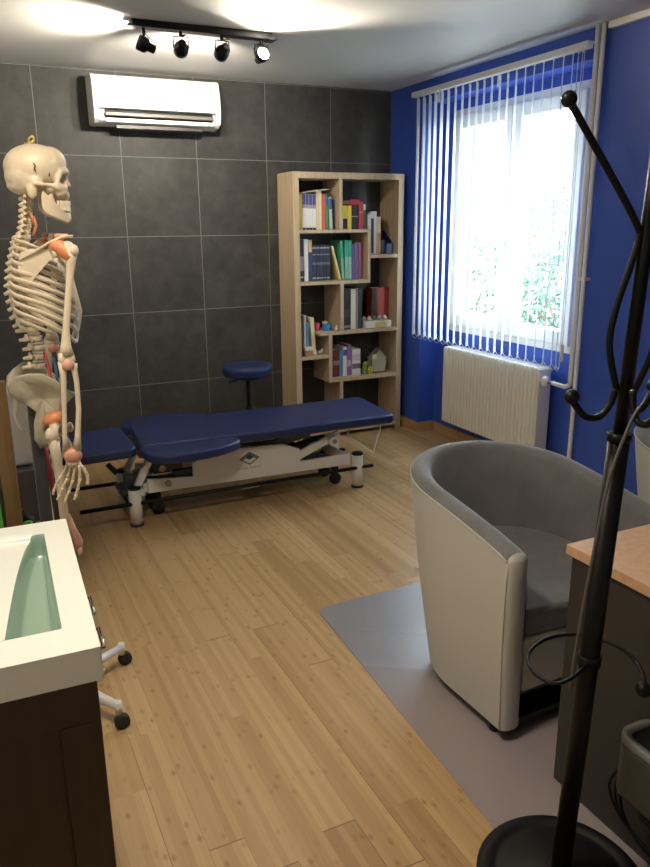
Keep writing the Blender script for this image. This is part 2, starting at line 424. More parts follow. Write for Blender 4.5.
# ------------------------------------------------------------------ radiator and pipes
rd = thing('radiator', 'cream column radiator with many fine vertical fins under the window', 'radiator', (.04, -1.27, .15))
ra, rb, r0, r1 = -.79, -1.755, .160, .713
n = 27; mb = MB(); pitch = (ra-rb)/n
for k in range(n):
    yc = ra-pitch*(k+.5)
    poly = []
    for (sx, sy) in ((-.012, 0), (-.010, .36), (.0, .46), (.086, .46), (.098, .30), (.098, -.30), (.086, -.46), (.0, -.46), (-.010, -.36)): poly.append((sx, yc+sy*pitch))
    mb.prism_z(poly, r0+.012, r1-.012)
mb.box(.004, .084, rb+.004, ra-.004, r0+.02, r1-.02)
mb.build('fins', M['rad'], rd)
mb = MB()
for k in range(n):
    yc = ra-pitch*(k+.5); mb.box(-.008, .094, yc-.012, yc+.012, r1-.014, r1-.001)
mb.box(-.002, .088, rb, ra, r1-.02, r1-.008)
mb.build('top_grille', M['rad'], rd, bevel=.002)
MB().box(-.006, .092, rb-.016, rb+.001, r0+.01, r1-.006).build('end_panel', M['rad'], rd, bevel=.006)
MB().box(-.006, .092, ra-.001, ra+.014, r0+.01, r1-.006).build('end_panel', M['rad'], rd, bevel=.006)
MB().box(.086, .14, -1.0, -.97, .25, .6).box(.086, .14, -1.56, -1.53, .25, .6).build('wall_bracket', M['rad'], rd)
vz = .645
va = MB().lathe([(.012, 0), (.021, .006), (.024, .03), (.022, .052), (.012, .058)], (-.005, -1.83, vz-.028), 16).cyl((.03, rb, vz), (.0, -1.85, vz), .012).build('thermostatic_valve', M['pvc'], rd)
MB().cyl((0, -1.85, vz), (0, -1.885, vz), .011).build('valve_nut', M['steel'], rd)
MB().cyl((.03, rb, .21), (.0, -1.81, .21), .012).lathe([(.012, 0), (.016, .01), (.016, .035), (.01, .04)], (.0, -1.815, .195), 12).build('return_valve', M['steel'], rd)
hp = MB()
hp.tube(curve([(-.032, -2.055, H), (-.032, -2.055, 1.6), (-.032, -2.055, .75), (-.031, -2.05, .675), (-.02, -2.01, .650), (-.008, -1.95, vz), (0, -1.885, vz)], 6), .0125, 10)
tag(hp.build('heating_pipe', M['pipe']), 'white heating pipe nearest the window, bending to the upper radiator valve', 'pipe', 'heating pipes beside the window')
hp = MB()
hp.tube(curve([(-.03, -2.092, H), (-.03, -2.092, 1.2), (-.03, -2.092, .32), (-.029, -2.08, .235), (-.016, -2.02, .212), (-.004, -1.92, .21), (0, -1.85, .21)], 6), .0125, 10)
tag(hp.build('heating_pipe', M['pipe']), 'white heating pipe farther from the window, reaching down to the lower radiator valve', 'pipe', 'heating pipes beside the window')
tag(MB().box(-.048, 0, -2.113, -2.034, 1.245, 1.262).build('pipe_clip', M['pvc'], bevel=.002), 'small white double clip holding both heating pipes to the wall', 'clip')

# ------------------------------------------------------------------ air conditioner
ac = thing('air_conditioner', 'white wall air conditioner high on the dark tiled wall', 'air conditioner', (-1.79, 0, 2.13))
prof = [(0, 2.435), (-.15, 2.435), (-.185, 2.425), (-.20, 2.40), (-.215, 2.30), (-.218, 2.225), (-.17, 2.222), (-.17, 2.160), (-.195, 2.150), (-.17, 2.140), (-.08, 2.125), (0, 2.14)]
prof = [(y, 2.435-(2.435-z)*.925) for y, z in prof]
MB().prism_x(prof, -2.165, -1.425).build('body', M['pvc'], ac, bevel=.003)
endp = [(0, 2.437), (-.15, 2.437), (-.187, 2.427), (-.203, 2.40), (-.219, 2.30), (-.222, 2.22), (-.205, 2.155), (-.17, 2.136), (-.08, 2.122), (0, 2.138)]
endp = [(y, 2.436-(2.436-z)*.925) for y, z in endp]
for x in (-2.190, -1.425): MB().prism_x(endp, x, x+.03).build('end_cap', M['pvc'], ac, bevel=.006)
lv = MB().box(-2.12, -1.44, -.208, -.175, 2.198, 2.220).build('louver', M['silver'], ac, bevel=.004)
MB().box(-2.12, -1.44, -.1722, -.169, 2.182, 2.238).build('air_outlet', M['black'], ac)
MB().box(-2.12, -1.44, -.200, -.196, 2.165, 2.186).build('lower_lip', M['pvc'], ac)
MB().box(-2.05, -1.50, -.15, -.03, 2.136, 2.154).build('drip_tray', M['darksteel'], ac)

# ------------------------------------------------------------------ ceiling spotlight rail
tl = thing('spotlight_rail', 'black ceiling rail carrying four adjustable spotlights', 'ceiling light', (-1.80, -1.23, H))
MB().box(-2.16, -1.45, -1.26, -1.20, H-.032, H).build('rail', M['gloss_black'], tl, bevel=.002)
for x in (-2.16, -1.45): MB().box(x-.022, x+.022, -1.268, -1.192, H-.034, H-.024).build('rail_end', M['gloss_black'], tl)
def head(x, aim, lens, drop=.105):
    aim = V(aim).normalized(); c = V((x, -1.23, H-drop))
    st = MB().cyl((x, -1.23, H-.03), (x, -1.23, H-.055), .009, 8)
    up = V((0, 0, 1)); side = aim.cross(up).normalized()
    o = st.build('spotlight', M['gloss_black'], tl)
    y = MB()
    for sg in (-1, 1): y.tube([V((x, -1.23, H-.052)), V((x, -1.23, H-.055))+side*sg*.036, c+side*sg*.038+V((0, 0, .01)), c+side*sg*.036], .0035, 6)
    y.build('yoke', M['gloss_black'], o)
    hm = MB()
    q = aim.to_track_quat('Z', 'Y').to_matrix().to_4x4(); T = Matrix.Translation(c) @ q
    h2 = MB(); h2.lathe([(.012, -.055), (.020, -.050), (.021, -.020), (.033, -.012), (.036, .0), (.036, .030), (.033, .032), (.030, .022)], (0, 0, 0), 20)
    bmesh.ops.transform(h2.b, matrix=T, verts=h2.b.verts); h2.build('lamp_housing', M['gloss_black'], o)
    l2 = MB(); l2.lathe([(.0295, .021), (.0295, .0235), (.02, .0265), (.008, .028)], (0, 0, 0), 20)
    bmesh.ops.transform(l2.b, matrix=T, verts=l2.b.verts); l2.build('lamp_lens', lens, o)
    MB().tube(curve([V((x, -1.23, H-.05)), V((x, -1.23, H-.06))+side*.03-aim*.03, c-aim*.06+V((0, 0, .03)), c-aim*.052], 5), .002, 5).build('cable', M['black'], o)
    return c+aim*.04, aim
aims = [(-2.10, (-.75, .25, .35), 95), (-1.92, (.1, .75, -.20), 50), (-1.71, (-.05, .75, -.25), 50), (-1.50, (.02, -.75, .20), 110)]
for i, (x, a, pw) in enumerate(aims):
    c, ad = head(x, a, M['lens'] if i == 3 else M['dimlens'])
    L = bpy.data.lights.new('spot_beam', 'SPOT'); L.energy = pw; L.color = (1, .88, .72); L.spot_size = R(125); L.spot_blend = .7; L.shadow_soft_size = .03
    lo = bpy.data.objects.new('spot_beam', L); C.objects.link(lo); lo.location = c - V(tl['_o']); lo.rotation_euler = (-ad).to_track_quat('Z', 'Y').to_euler(); lo.parent = tl

# ------------------------------------------------------------------ bookshelf
bs = thing('bookcase', 'tall light oak open bookcase with staggered shelves in the corner', 'bookcase', (-.49, -.14, 0))
SF, SB = -.28, -.006
SX0, SX1 = -.932, -.050
MB().box(SX0, SX0+.046, SF, SB, 0, 1.855).build('side_panel', M['oak'], bs, bevel=.0015)
MB().box(SX1-.046, SX1, SF, SB, 0, 1.855).build('side_panel', M['oak'], bs, bevel=.0015)
MB().box(SX0, SX1, SF, SB, 1.855, 1.897).build('top_panel', M['oak'], bs, bevel=.0015)
MB().box(SX0+.046, SX1-.046, SF, SB, .03, .055).build('bottom_panel', M['oak'], bs, bevel=.0015)
for q in ((-.886, -.326, 1.492, 1.515), (-.326, -.096, 1.311, 1.336), (-.886, -.350, 1.136, 1.160), (-.745, -.096, .772, .796), (-.886, -.668, .604, .628), (-.668, -.096, .42, .446)):
    MB().box(q[0], q[1], SF, SB, q[2], q[3]).build('shelf', M['oak'], bs, bevel=.001)
for q in ((-.578, -.553, 1.515, 1.855), (-.350, -.326, 1.136, 1.492), (-.572, -.545, .796, 1.136), (-.668, -.640, .446, .772), (-.578, -.552, .055, .42)):
    MB().box(q[0], q[1], SF, SB, q[2], q[3]).build('divider', M['oak'], bs, bevel=.001)

BG = 'books and folders on the oak bookcase'
def book(x0, x1, z0, h, col, label, depth=.16, front=-.215, lean=0, bands=None, sbands=None, kind='book', pg=True, zcol=None):
    """upright book with its spine to the room; lean = sideways shift of its top"""
    x0 += .0008; x1 -= .0008; z0 += .0005
    sh = Matrix.Identity(4); sh[0][2] = lean/h
    T = Matrix.Translation((x0, 0, z0)) @ sh
    if lean: # a true rotation about the lower corner
        ang = math.atan2(lean, h); T = Matrix.Translation((x0 if lean < 0 else x1, 0, z0)) @ Matrix.Rotation(ang, 4, 'Y') @ Matrix.Translation((0 if lean < 0 else -(x1-x0), 0, 0))
    t = min(.0022, (x1-x0)*.14); w = x1-x0
    mb = MB().box(0, t, front, front+depth, 0, h, T).box(w-t, w, front, front+depth, 0, h, T).box(t, w-t, front, front+t, 0, h, T)
    o = tag(mb.build(kind, colmat(col)), label, 'book', BG)
    if pg: MB().box(t, w-t, front+t, front+depth-.004, .002, h-.004, T).build('pages', M['paper'], o)
    if bands:
        for (f0, f1, c) in bands:
            MB().box(.0006, w-.0006, front-.0006, front+.001, h*f0, h*f1, T).build('spine_band', colmat(c), o)
    return o
Z1, Z2, Z3, Z4, Z5, Z6 = 1.515, 1.160, 1.336, .796, .628, .446
NAVY = (.022, .028, .055); WHT = (.72, .72, .70); PUR = (.07, .06, .22)
# top left
book(-.866, -.836, Z1, .238, (.78, .60, .06), 'yellow paperback against the left side of the top shelf')
for i, (a, b2, ex) in enumerate(((-.835, -.808, .244), (-.808, -.783, .240), (-.783, -.758, .238), (-.758, -.729, .238))):
    book(a, b2, Z1, ex, WHT, ['first', 'second', 'third', 'fourth'][i]+' from the left of four matching purple and white volumes, top shelf', bands=[(0, .06, NAVY), (.60, .70, (.30, .24, .30)), (.70, .995, PUR)])
book(-.728, -.707, Z1, .268, (.70, .58, .36), 'tall cream book beside the purple and white volumes')
book(-.706, -.685, Z1, .260, (.76, .66, .46), 'pale cream book leaning against the red-orange one on the top shelf')
book(-.684, -.656, Z1, .240, (.58, .13, .06), 'red-orange book in the top left compartment', lean=0)
book(-.652, -.632, Z1, .242, (.06, .28, .10), 'green book with a blue top in the top left compartment', lean=-.008, bands=[(.7, .98, (.05, .14, .40))])
book(-.624, -.598, Z1, .222, (.40, .55, .62), 'light blue and white book leaning in the top left compartment', lean=-.008, bands=[(.05, .62, (.62, .74, .62)), (.62, .95, (.06, .17, .42))])
book(-.595, -.5785, Z1, .205, (.02, .03, .07), 'dark navy book leaning at the right end of the top left compartment', lean=-.006)
sh = MB().box(-.100, .100, -.16, .02, 0, .004, Matrix.Translation((-.745, -.085, Z1+.258)) @ Matrix.Rotation(R(-7), 4, 'Y')).build('loose_paper', M['paper'])
tag(sh, 'loose cream papers lying on top of the purple and white volumes', 'paper')
# second row left
book(-.868, -.827, Z2, .290, (.045, .030, .035), 'dark brown book with a white spine title, second shelf left end', bands=[(.25, .60, (.30, .28, .28)), (.08, .12, (.4, .38, .36))])
book(-.826, -.795, Z2, .290, (.74, .74, .72), 'tall white book next to the dark brown one')
book(-.794, -.765, Z2, .288, (.03, .05, .14), 'dark blue book with an orange and cream top', bands=[(.70, .99, (.62, .42, .24))])
for i, (a, b2) in enumerate(((-.764, -.733), (-.732, -.704), (-.703, -.678), (-.677, -.653), (-.652, -.621))):
    book(a, b2, Z2, .250, NAVY, ['first', 'second', 'third', 'fourth', 'fifth'][i]+' from the left of five dark navy bound volumes', bands=[(.90, .94, (.32, .33, .36)), (.45, .52, (.12, .13, .18)), (.06, .10, (.30, .31, .34)), (.72, .75, (.2, .2, .25))])
book(-.548, -.530, Z2, .246, (.70, .56, .26), 'yellow book leaning alone beside the dark navy volumes', lean=-.068)
book(-.526, -.505, Z2, .276, (.06, .34, .24), 'green book leaning left, leftmost of the three green ones', lean=-.018, bands=[(.02, .55, (.22, .40, .30))])
book(-.503, -.476, Z2, .280, (.04, .38, .26), 'green and pale green book, middle of the three green ones', bands=[(.02, .58, (.24, .46, .36))])
book(-.475, -.447, Z2, .280, (.03, .36, .24), 'green and pale green book, rightmost of the three green ones', bands=[(.02, .58, (.26, .48, .38))])
book(-.444, -.423, Z2, .250, (.10, .10, .32), 'blue-violet book beside the green ones')
book(-.422, -.391, Z2, .262, (.20, .09, .26), 'purple book in the second row of the bookcase')
book(-.390, -.367, Z2, .262, (.28, .16, .26), 'mauve book beside the brown-red one')
book(-.366, -.352, Z2, .254, (.26, .07, .05), 'brown-red book at the right end of the second row')
# top right
book(-.542, -.521, Z1, .150, (.55, .30, .18), 'small orange-brown book against the upper divider')
book(-.519, -.481, Z1, .164, (.80, .62, .04), 'yellow book with a black lower half', bands=[(.02, .45, (.03, .03, .03))])
book(-.480, -.448, Z1, .164, (.82, .64, .06), 'plain yellow book beside the black one')
book(-.447, -.392, Z1, .170, (.016, .016, .018), 'thick black book under a small red book', bands=[(.5, .54, (.3, .3, .3))])
rb_ = MB().box(-.457, -.383, -.215, -.075, Z1+.1705, Z1+.1745).box(-.457, -.383, -.215, -.075, Z1+.2005, Z1+.2045).box(-.457, -.383, -.215, -.211, Z1+.1745, Z1+.2005).build('book', colmat((.45, .02, .05)))
tag(rb_, 'small red book lying flat on the thick black book', 'book', BG)
MB().box(-.455, -.385, -.211, -.078, Z1+.175, Z1+.200).build('pages', M['paper'], rb_)
book(-.389, -.354, Z1, .190, (.50, .04, .06), 'red book at the right of the top right compartment', bands=[(.6, .64, (.6, .3, .3))])
book(-.353, -.333, Z1, .176, (.10, .12, .09), 'dark book with a pale green top beside the red book', bands=[(.75, .98, (.5, .6, .45))])
# right niche
book(-.312, -.289, Z3, .280, (.74, .72, .68), 'white book against the stepped divider on the small right shelf')
book(-.288, -.264, Z3, .298, (.70, .70, .70), 'white book with a black spine stripe on the small right shelf', bands=[(.03, .85, (.05, .05, .06))])
book(-.263, -.240, Z3, .303, (.76, .76, .76), 'tall white book on the small right shelf')
book(-.238, -.206, Z3, .265, (.74, .62, .48), 'cream book with an orange lower half', bands=[(.02, .58, (.66, .34, .16))])
def holder(x0, x1, z0, h, col, label, y0=-.2, y1=-.05):
    T = Matrix.Translation((0, 0, 0))
    m = MB().prism_x([(y0, z0+.001), (y1, z0+.001), (y1, z0+h), (y1-.03, z0+h), (y0, z0+h*.45)], x0, x0+.003).prism_x([(y0, z0+.001), (y1, z0+.001), (y1, z0+h), (y1-.03, z0+h), (y0, z0+h*.45)], x1-.003, x1)
    m.box(x0+.003, x1-.003, y1-.003, y1, z0+.001, z0+h).box(x0+.003, x1-.003, y0, y0+.003, z0+.001, z0+h*.45).box(x0+.003, x1-.003, y0+.003, y1-.003, z0+.001, z0+.004)
    return tag(m.build('magazine_holder', colmat(col)), label, 'file holder')
holder(-.203, -.166, Z3, .215, (.030, .036, .034), 'dark grey-green magazine holder on the small right shelf')
holder(-.162, -.104, Z3, .165, (.022, .040, .12), 'navy blue magazine holder against the right side panel', -.225, -.06)
# third row
book(-.540, -.455, Z4, .300, (.022, .022, .026), 'wide black binder in the third row', depth=.19, bands=[(.04, .10, (.25, .25, .25)), (.3, .5, (.05, .05, .06))])
book(-.454, -.413, Z4, .294, (.72, .68, .56), 'cream spined book between two dark ones, third row', depth=.17)
book(-.412, -.392, Z4, .298, (.22, .23, .23), 'thin grey book beside the cream spined one', depth=.17)
book(-.391, -.357, Z4, .296, (.035, .05, .06), 'dark blue-grey book right of the thin grey one', depth=.17)
book(-.246, -.098, Z4, .29, (.32, .045, .04), 'broad red box file with a dark figure, behind the white tray', depth=.10, front=-.16, kind='box_file')
bf = bpy.data.objects['box_file']
MB().prism_y([(-.2445, Z4+.003), (-.165, Z4+.003), (-.195, Z4+.12), (-.205, Z4+.286), (-.2445, Z4+.286)], -.1612, -.1601).build('cover_print', colmat((.07, .045, .035)), bf)
bx = MB().box(-.345, -.125, -.25, -.172, Z4+.001, Z4+.052).build('tray', colmat((.70, .68, .64)), bevel=.003)
tag(bx, 'low white tray with a yellow label in front of the red box file', 'tray')
MB().box(-.265, -.165, -.2512, -.2500, Z4+.010, Z4+.044).build('tray_label', colmat((.70, .62, .16)), bx)
for k in range(5):
    c = (-.335+.045*k, -.20, Z4+.068)
    o = MB().lathe([(.004, -.014), (.017, -.012), (.018, .004), (.010, .012), (.006, .020)], c, 10).build('jar', colmat(((.34, .35, .33), (.5, .5, .46), (.18, .19, .20))[k % 3], .3))
    tag(o, ['leftmost', 'second', 'third', 'fourth', 'rightmost'][k]+(' ' if k in (0, 4) else ' from the left ')+'of five small grey jars standing in the white tray', 'jar', 'small jars in the white tray')
# on the ledge
tag(MB().lathe([(.012, 0), (.028, 0), (.029, .004), (.029, .052), (.012, .052)], (-.705, -.14, Z4+.0005), 20).build('tape_roll', colmat((.60, .05, .11))), 'pink-red roll of tape on the bookcase ledge', 'tape roll', 'tape rolls on the ledge')
tag(MB().lathe([(.012, 0), (.032, 0), (.033, .004), (.033, .046), (.012, .046)], (-.635, -.18, Z4+.0005), 20).build('tape_roll', colmat((.02, .19, .48))), 'bright blue roll of tape on the bookcase ledge', 'tape roll', 'tape rolls on the ledge')
tag(MB().lathe([(.008, 0), (.020, 0), (.020, .016), (.008, .016)], (-.645, -.165, Z4+.048), 16).build('tape_roll', colmat((.70, .62, .45))), 'cream roll of tape lying on top of the blue roll', 'tape roll', 'tape rolls on the ledge')
tag(MB().ball((-.590, -.245, Z4+.014), (.013, .010, .014)).ball((-.588, -.245, Z4+.033), .009).build('figurine', colmat((.70, .70, .66))), 'tiny white figurine at the right of the tape rolls', 'figurine')
# low left compartment
book(-.868, -.838, Z5, .285, (.10, .14, .08), 'dark green book at the left of the low left compartment', front=-.19)
book(-.837, -.821, Z5, .293, (.58, .50, .56), 'thin lilac book in the low left compartment')
book(-.819, -.796, Z5, .235, (.10, .24, .32), 'blue-green book in the low left compartment')
book(-.772, -.742, Z5, .270, (.70, .62, .38), 'cream-yellow book leaning in the low left compartment', lean=-.014)
t_ = MB().box(-.848, -.788, -.262, -.222, Z5+.001, Z5+.042).build('small_box', colmat((.36, .20, .11)), bevel=.002)
tag(t_, 'small brown box with a white lid in the low left compartment', 'box')
MB().box(-.846, -.790, -.260, -.224, Z5+.042, Z5+.066).build('lid', colmat((.70, .66, .54)), t_, bevel=.002)
tag(MB().ball((-.768, -.245, Z5+.014), (.016, .014, .013)).ball((-.764, -.246, Z5+.034), .010).build('figurine', colmat((.74, .72, .66))), 'little white figurine before the leaning cream-yellow book', 'figurine')
tag(MB().ball((-.700, -.20, Z5+.012), (.022, .014, .012)).ball((-.685, -.20, Z5+.026), .010).build('figurine', colmat((.66, .64, .58))), 'small pale ornament at the right of the low left compartment', 'figurine')
# low right compartment
book(-.604, -.551, Z6, .205, (.16, .025, .02), 'dark red book at the left of the lowest filled shelf', bands=[(.42, .60, (.35, .2, .16))])
book(-.549, -.522, Z6, .202, (.10, .24, .44), 'blue book on the lowest filled shelf')
book(-.520, -.488, Z6, .220, (.72, .74, .76), 'white book with a blue patch on the lowest filled shelf', bands=[(.70, .90, (.05, .10, .36))])
book(-.486, -.450, Z6, .236, (.26, .12, .32), 'purple book on the lowest filled shelf', bands=[(.3, .5, (.5, .42, .5))])
book(-.443, -.371, Z6, .196, (.74, .74, .72), 'thick white book with a dark printed patch on the lowest filled shelf', bands=[(.24, .44, (.18, .16, .16)), (.55, .8, (.62, .56, .54))])
fg = thing('frog_figurine', 'green and yellow frog figurine beside the little house lantern', 'figurine', (-.325, -.22, Z6))
MB().ball((-.332, -.21, Z6+.032), (.026, .024, .031)).ball((-.334, -.222, Z6+.075), (.022, .02, .018)).ball((-.352, -.235, Z6+.012), (.012, .018, .011)).build('body', colmat((.20, .27, .06)), fg)
MB().ball((-.343, -.236, Z6+.092), .007).ball((-.324, -.236, Z6+.092), .007).build('eyes', colmat((.5, .5, .2)), fg)
MB().lathe([(.010, 0), (.018, .004), (.018, .05), (.010, .058)], (-.300, -.235, Z6+.0005), 14).build('yellow_pot', colmat((.60, .55, .10)), fg)
hl = thing('house_lantern', 'little house-shaped lantern with a pale wall and a grey roof', 'ornament', (-.21, -.2, Z6))
T = Matrix.Translation((-.208, -.175, Z6+.001)) @ Matrix.Rotation(R(-12), 4, 'Z')
hm = MB(); hm.prism_y([(-.058, 0), (.058, 0), (.066, .105), (.012, .175), (-.058, .105)], -.045, .045); bmesh.ops.transform(hm.b, matrix=T, verts=hm.b.verts); hm.build('house_wall', colmat((.40, .38, .28)), hl, bevel=.002)
hm = MB()
pf = [(-.062, -.004), (.062, -.004), (.071, .106), (.013, .184), (-.062, .108)]; pi_ = [(-.054, .004), (.054, .004), (.062, .104), (.012, .170), (-.054, .104)]
for i in range(5):
    j = (i+1) % 5; hm.prism_y([pf[i], pf[j], pi_[j], pi_[i]], -.050, -.044)
hm.b.verts.ensure_lookup_table(); bmesh.ops.translate(hm.b, verts=hm.b.verts, vec=(0, 0, .004)); bmesh.ops.transform(hm.b, matrix=T, verts=hm.b.verts); hm.build('frame_edge', colmat((.06, .045, .03)), hl)
hm = MB(); hm.prism_y([(.012, .174), (.013, .182), (-.066, .106), (-.061, .100)], -.052, .05); hm.prism_y([(.012, .182), (.013, .174), (.068, .104), (.073, .108)], -.052, .05)
bmesh.ops.transform(hm.b, matrix=T, verts=hm.b.verts); hm.build('roof', colmat((.30, .29, .26), .35), hl)
hm = MB(); hm.box(-.040, -.005, -.003, .003, -.022, .014, T @ Matrix.Translation((-.012, -.054, .130)) @ Matrix.Rotation(R(0), 4, 'Y')); hm.build('candle_window', colmat((.68, .64, .40)), hl)

# ------------------------------------------------------------------ stool behind the table
st = thing('stool', 'round blue swivel stool with a black column against the tiled wall', 'stool', (-1.345, -.40, 0))
MB().lathe([(.14, .56), (.165, .566), (.172, .578), (.168, .588), (.172, .600), (.172, .622), (.160, .636), (.10, .642), (.001, .643)], (-1.345, -.40, 0), 36).build('seat', M['vinyl'], st)
MB().lathe([(.10, .545), (.12, .555), (.12, .561), (.02, .561)], (-1.345, -.40, 0), 24).build('seat_plate', M['black'], st)
MB().cyl((-1.345, -.40, .30), (-1.345, -.40, .55), .014).cyl((-1.345, -.40, .10), (-1.345, -.40, .34), .025).build('gas_column', M['black'], st)
MB().cyl((-1.40, -.42, .548), (-1.49, -.45, .535), .006).ball((-1.49, -.45, .535), .010).build('height_lever', M['black'], st)
for k in range(5):
    a = 2*PI*k/5+.3; e = V((-1.345+.26*math.cos(a), -.40+.26*math.sin(a), .075))
    lg = MB().tube([(-1.345, -.40, .11), e], [.022, .014], 8).build('base_leg', M['black'], st)
    MB().lathe([(.010, -.011), (.025, -.010), (.025, .010), (.010, .011)], (e.x, e.y, .0255), 14, axis='x').cyl((e.x, e.y, .03), (e.x, e.y, .08), .007, 8).build('caster', M['rubber'], lg)

# ------------------------------------------------------------------ treatment table
tt = thing('massage_table', 'blue padded treatment table on a white scissor-lift frame', 'massage table', (-1.6, -1.17, 0))
ZT = .46
def pad(name, poly, z0, z1, rad=.016):
    return MB().prism_z(poly, z0, z1).build(name, M['vinyl'], tt, bevel=rad, seg=4)
pad('long_cushion', [(-2.30, -1.43), (-1.80, -1.452), (-.83, -1.466), (-.805, -1.44), (-.765, -.965), (-.79, -.935), (-2.27, -.935)], ZT-.055, ZT)
def wing(sign):
    c = -1.185; pts = []
    for (x, y) in ((-2.29, .20), (-2.30, .34), (-2.26, .41), (-2.18, .445), (-2.05, .44), (-1.93, .415), (-1.82, .355), (-1.79, .30), (-1.80, .255), (-1.86, .235), (-2.0, .235)):
        pts.append((x, c+sign*y))
    q = curve([(p[0], p[1], 0) for p in pts], 4, True); return [(p.x, p.y) for p in q]
MB().prism_z(wing(-1), ZT-.062, ZT-.012).build('arm_rest', M['vinyl'], tt, bevel=.014, seg=3)
MB().prism_z(wing(1), ZT-.062, ZT-.012).build('arm_rest', M['vinyl'], tt, bevel=.014, seg=3)
hp_ = [( -2.325, -.98), (-2.325, -1.40), (-2.36, -1.43), (-2.62, -1.40), (-2.72, -1.33), (-2.74, -1.19), (-2.72, -1.04), (-2.62, -.97), (-2.36, -.94)]
hm = MB().prism_z(hp_, ZT-.058, ZT-.004); bmesh.ops.rotate(hm.b, verts=hm.b.verts, cent=V((-2.32, -1.19, ZT-.03)), matrix=Matrix.Rotation(R(-3), 3, 'Y')); hm.build('head_rest', M['vinyl'], tt, bevel=.014, seg=3)
# upper frame
yN, yF = -1.335, -1.035
mb = MB()
for y in (yN, yF): mb.box(-1.86, -.80, y-.012, y+.012, .375, .402)
for x in (-1.84, -1.3, -.82): mb.box(x-.012, x+.012, yN+.012, yF-.012, .378, .400)
mb.build('upper_frame', M['white_metal'], tt, bevel=.002)
mb = MB().box(-2.30, -1.86, yN-.01, yN+.014, .365, .396).box(-2.30, -1.86, yF-.014, yF+.01, .365, .396).box(-2.30, -2.27, yN+.014, yF-.014, .367, .394).build('head_frame', M['darksteel'], tt)
MB().box(-2.56, -2.30, yN+.04, yN+.06, .378, .394).box(-2.56, -2.30, yF-.06, yF-.04, .378, .394).build('head_rest_bar', M['steel'], tt)
MB().cyl((-2.47, yN-.02, .365), (-2.43, yN-.045, .315), .014).build('release_knob', M['black'], tt)
# lower frame and side covers
def cover(y0, y1): 
    return MB().prism_y([(-2.27, .168), (-1.05, .150), (-1.05, .222), (-1.38, .214), (-1.38, .292), (-1.485, .338), (-1.93, .352), (-2.02, .298), (-2.02, .225), (-2.27, .246)], y0, y1)
cv = cover(yN-.014, yN+.004).build('side_cover', M['white_metal'], tt, bevel=.002)
cover(yF-.004, yF+.014).build('side_cover', M['white_metal'], tt, bevel=.002)
# diamond emblem and its small caption line on the near cover
lx, lz, yy = -1.692, .282, yN-.0145
dm = MB().prism_y([(lx-.062, lz), (lx, lz+.040), (lx+.062, lz), (lx, lz-.040)], yy-.0012, yy).build('emblem', colmat((.10, .17, .17)), cv)
MB().prism_y([(lx-.040, lz-.006), (lx, lz+.018), (lx+.040, lz-.006), (lx, lz-.030)], yy-.002, yy-.0011).build('emblem_centre', colmat((.66, .68, .66)), dm)
MB().prism_y([(lx-.022, lz+.004), (lx, lz+.030), (lx+.022, lz+.004), (lx, lz-.008)], yy-.003, yy-.0018).build('emblem_mark', colmat((.04, .07, .08)), dm)
mb = MB()
for k in range(14):
    if k in (6,): continue
    mb.box(lx-.065+k*.0095, lx-.065+k*.0095+.0062, yy-.001, yy, lz-.058, lz-.051)
mb.build('caption', colmat((.35, .38, .40)), cv)
for (bx_, bz) in ((-2.16, .208), (-2.19, .30)):
    MB().cyl((bx_, yN-.026, bz), (bx_, yN-.012, bz), .018, 16).build('pivot_bolt', M['steel'], tt)
MB().cyl((-1.17, yN-.045, .318), (-1.17, yN-.012, .318), .030, 18).build('roller', M['white_metal'], tt)
MB().cyl((-1.17, yN-.050, .318), (-1.17, yN-.045, .318), .014, 12).build('roller_hub', M['steel'], tt)
# scissor arms
mb = MB()
for y in (yN+.03, yF-.03):
    for (a, b2) in (((-2.20, .21), (-1.30, .375)), ((-1.15, .19), (-1.95, .375))):
        d = V((b2[0]-a[0], 0, b2[1]-a[1])); L = d.length; ang = -math.atan2(d.z, d.x)
        mb.box(0, L, -.012, .012, -.022, .022, Matrix.Translation((a[0], y, a[1])) @ Matrix.Rotation(ang, 4, 'Y'))
mb.build('scissor_arms', M['darksteel'], tt)
d = V((.36, 0, .10)); MB().box(0, .30, -.010, .010, -.022, .022, Matrix.Translation((-1.40, yN-.002, .245)) @ Matrix.Rotation(-math.atan2(.115, .30), 4, 'Y')).build('lift_arm', M['white_metal'], tt)
MB().cyl((-2.0, -1.19, .20), (-1.35, -1.19, .27), .026).cyl((-1.35, -1.19, .27), (-1.15, -1.19, .30), .014).build('lift_motor', M['black'], tt)
MB().box(-2.29, -2.25, yN+.01, yF-.01, .17, .22).build('cross_beam', M['white_metal'], tt); MB().box(-1.10, -1.06, yN+.01, yF-.01, .16, .21).build('cross_beam', M['white_metal'], tt)
# legs with black caps and feet
for (x, y) in ((-2.342, -1.350), (-1.000, -1.345), (-2.342, -1.02), (-1.000, -1.02)):
    lg = MB().cyl((x, y, .012), (x, y, .206), .034, 24).build('leg', M['white_metal'], tt)
    MB().lathe([(.030, .206), (.034, .206), (.035, .214), (.030, .220), (.01, .221)], (x, y, 0), 24).build('leg_cap', M['black'], lg)
    MB().lathe([(.036, 0), (.037, .004), (.036, .014), (.02, .014)], (x, y, 0), 24).build('foot', M['rubber'], lg)
    xs = x+.05 if x < -2 else x-.05
    MB().box(min(x, xs+.02), max(x, xs), y-.012, y+.012, .165, .200).build('leg_arm', M['white_metal'], lg)
mb = MB().box(0, .20, -.016, .016, -.016, .016, Matrix.Translation((-2.33, yN+.0, .20)) @ Matrix.Rotation(R(-62), 4, 'Y')).box(0, .20, -.016, .016, -.016, .016, Matrix.Translation((-2.33, yF, .20)) @ Matrix.Rotation(R(-62), 4, 'Y'))
mb.cyl((-2.255, yN-.02, .375), (-2.255, yF+.02, .375), .012).build('head_bracket', M['white_metal'], tt)
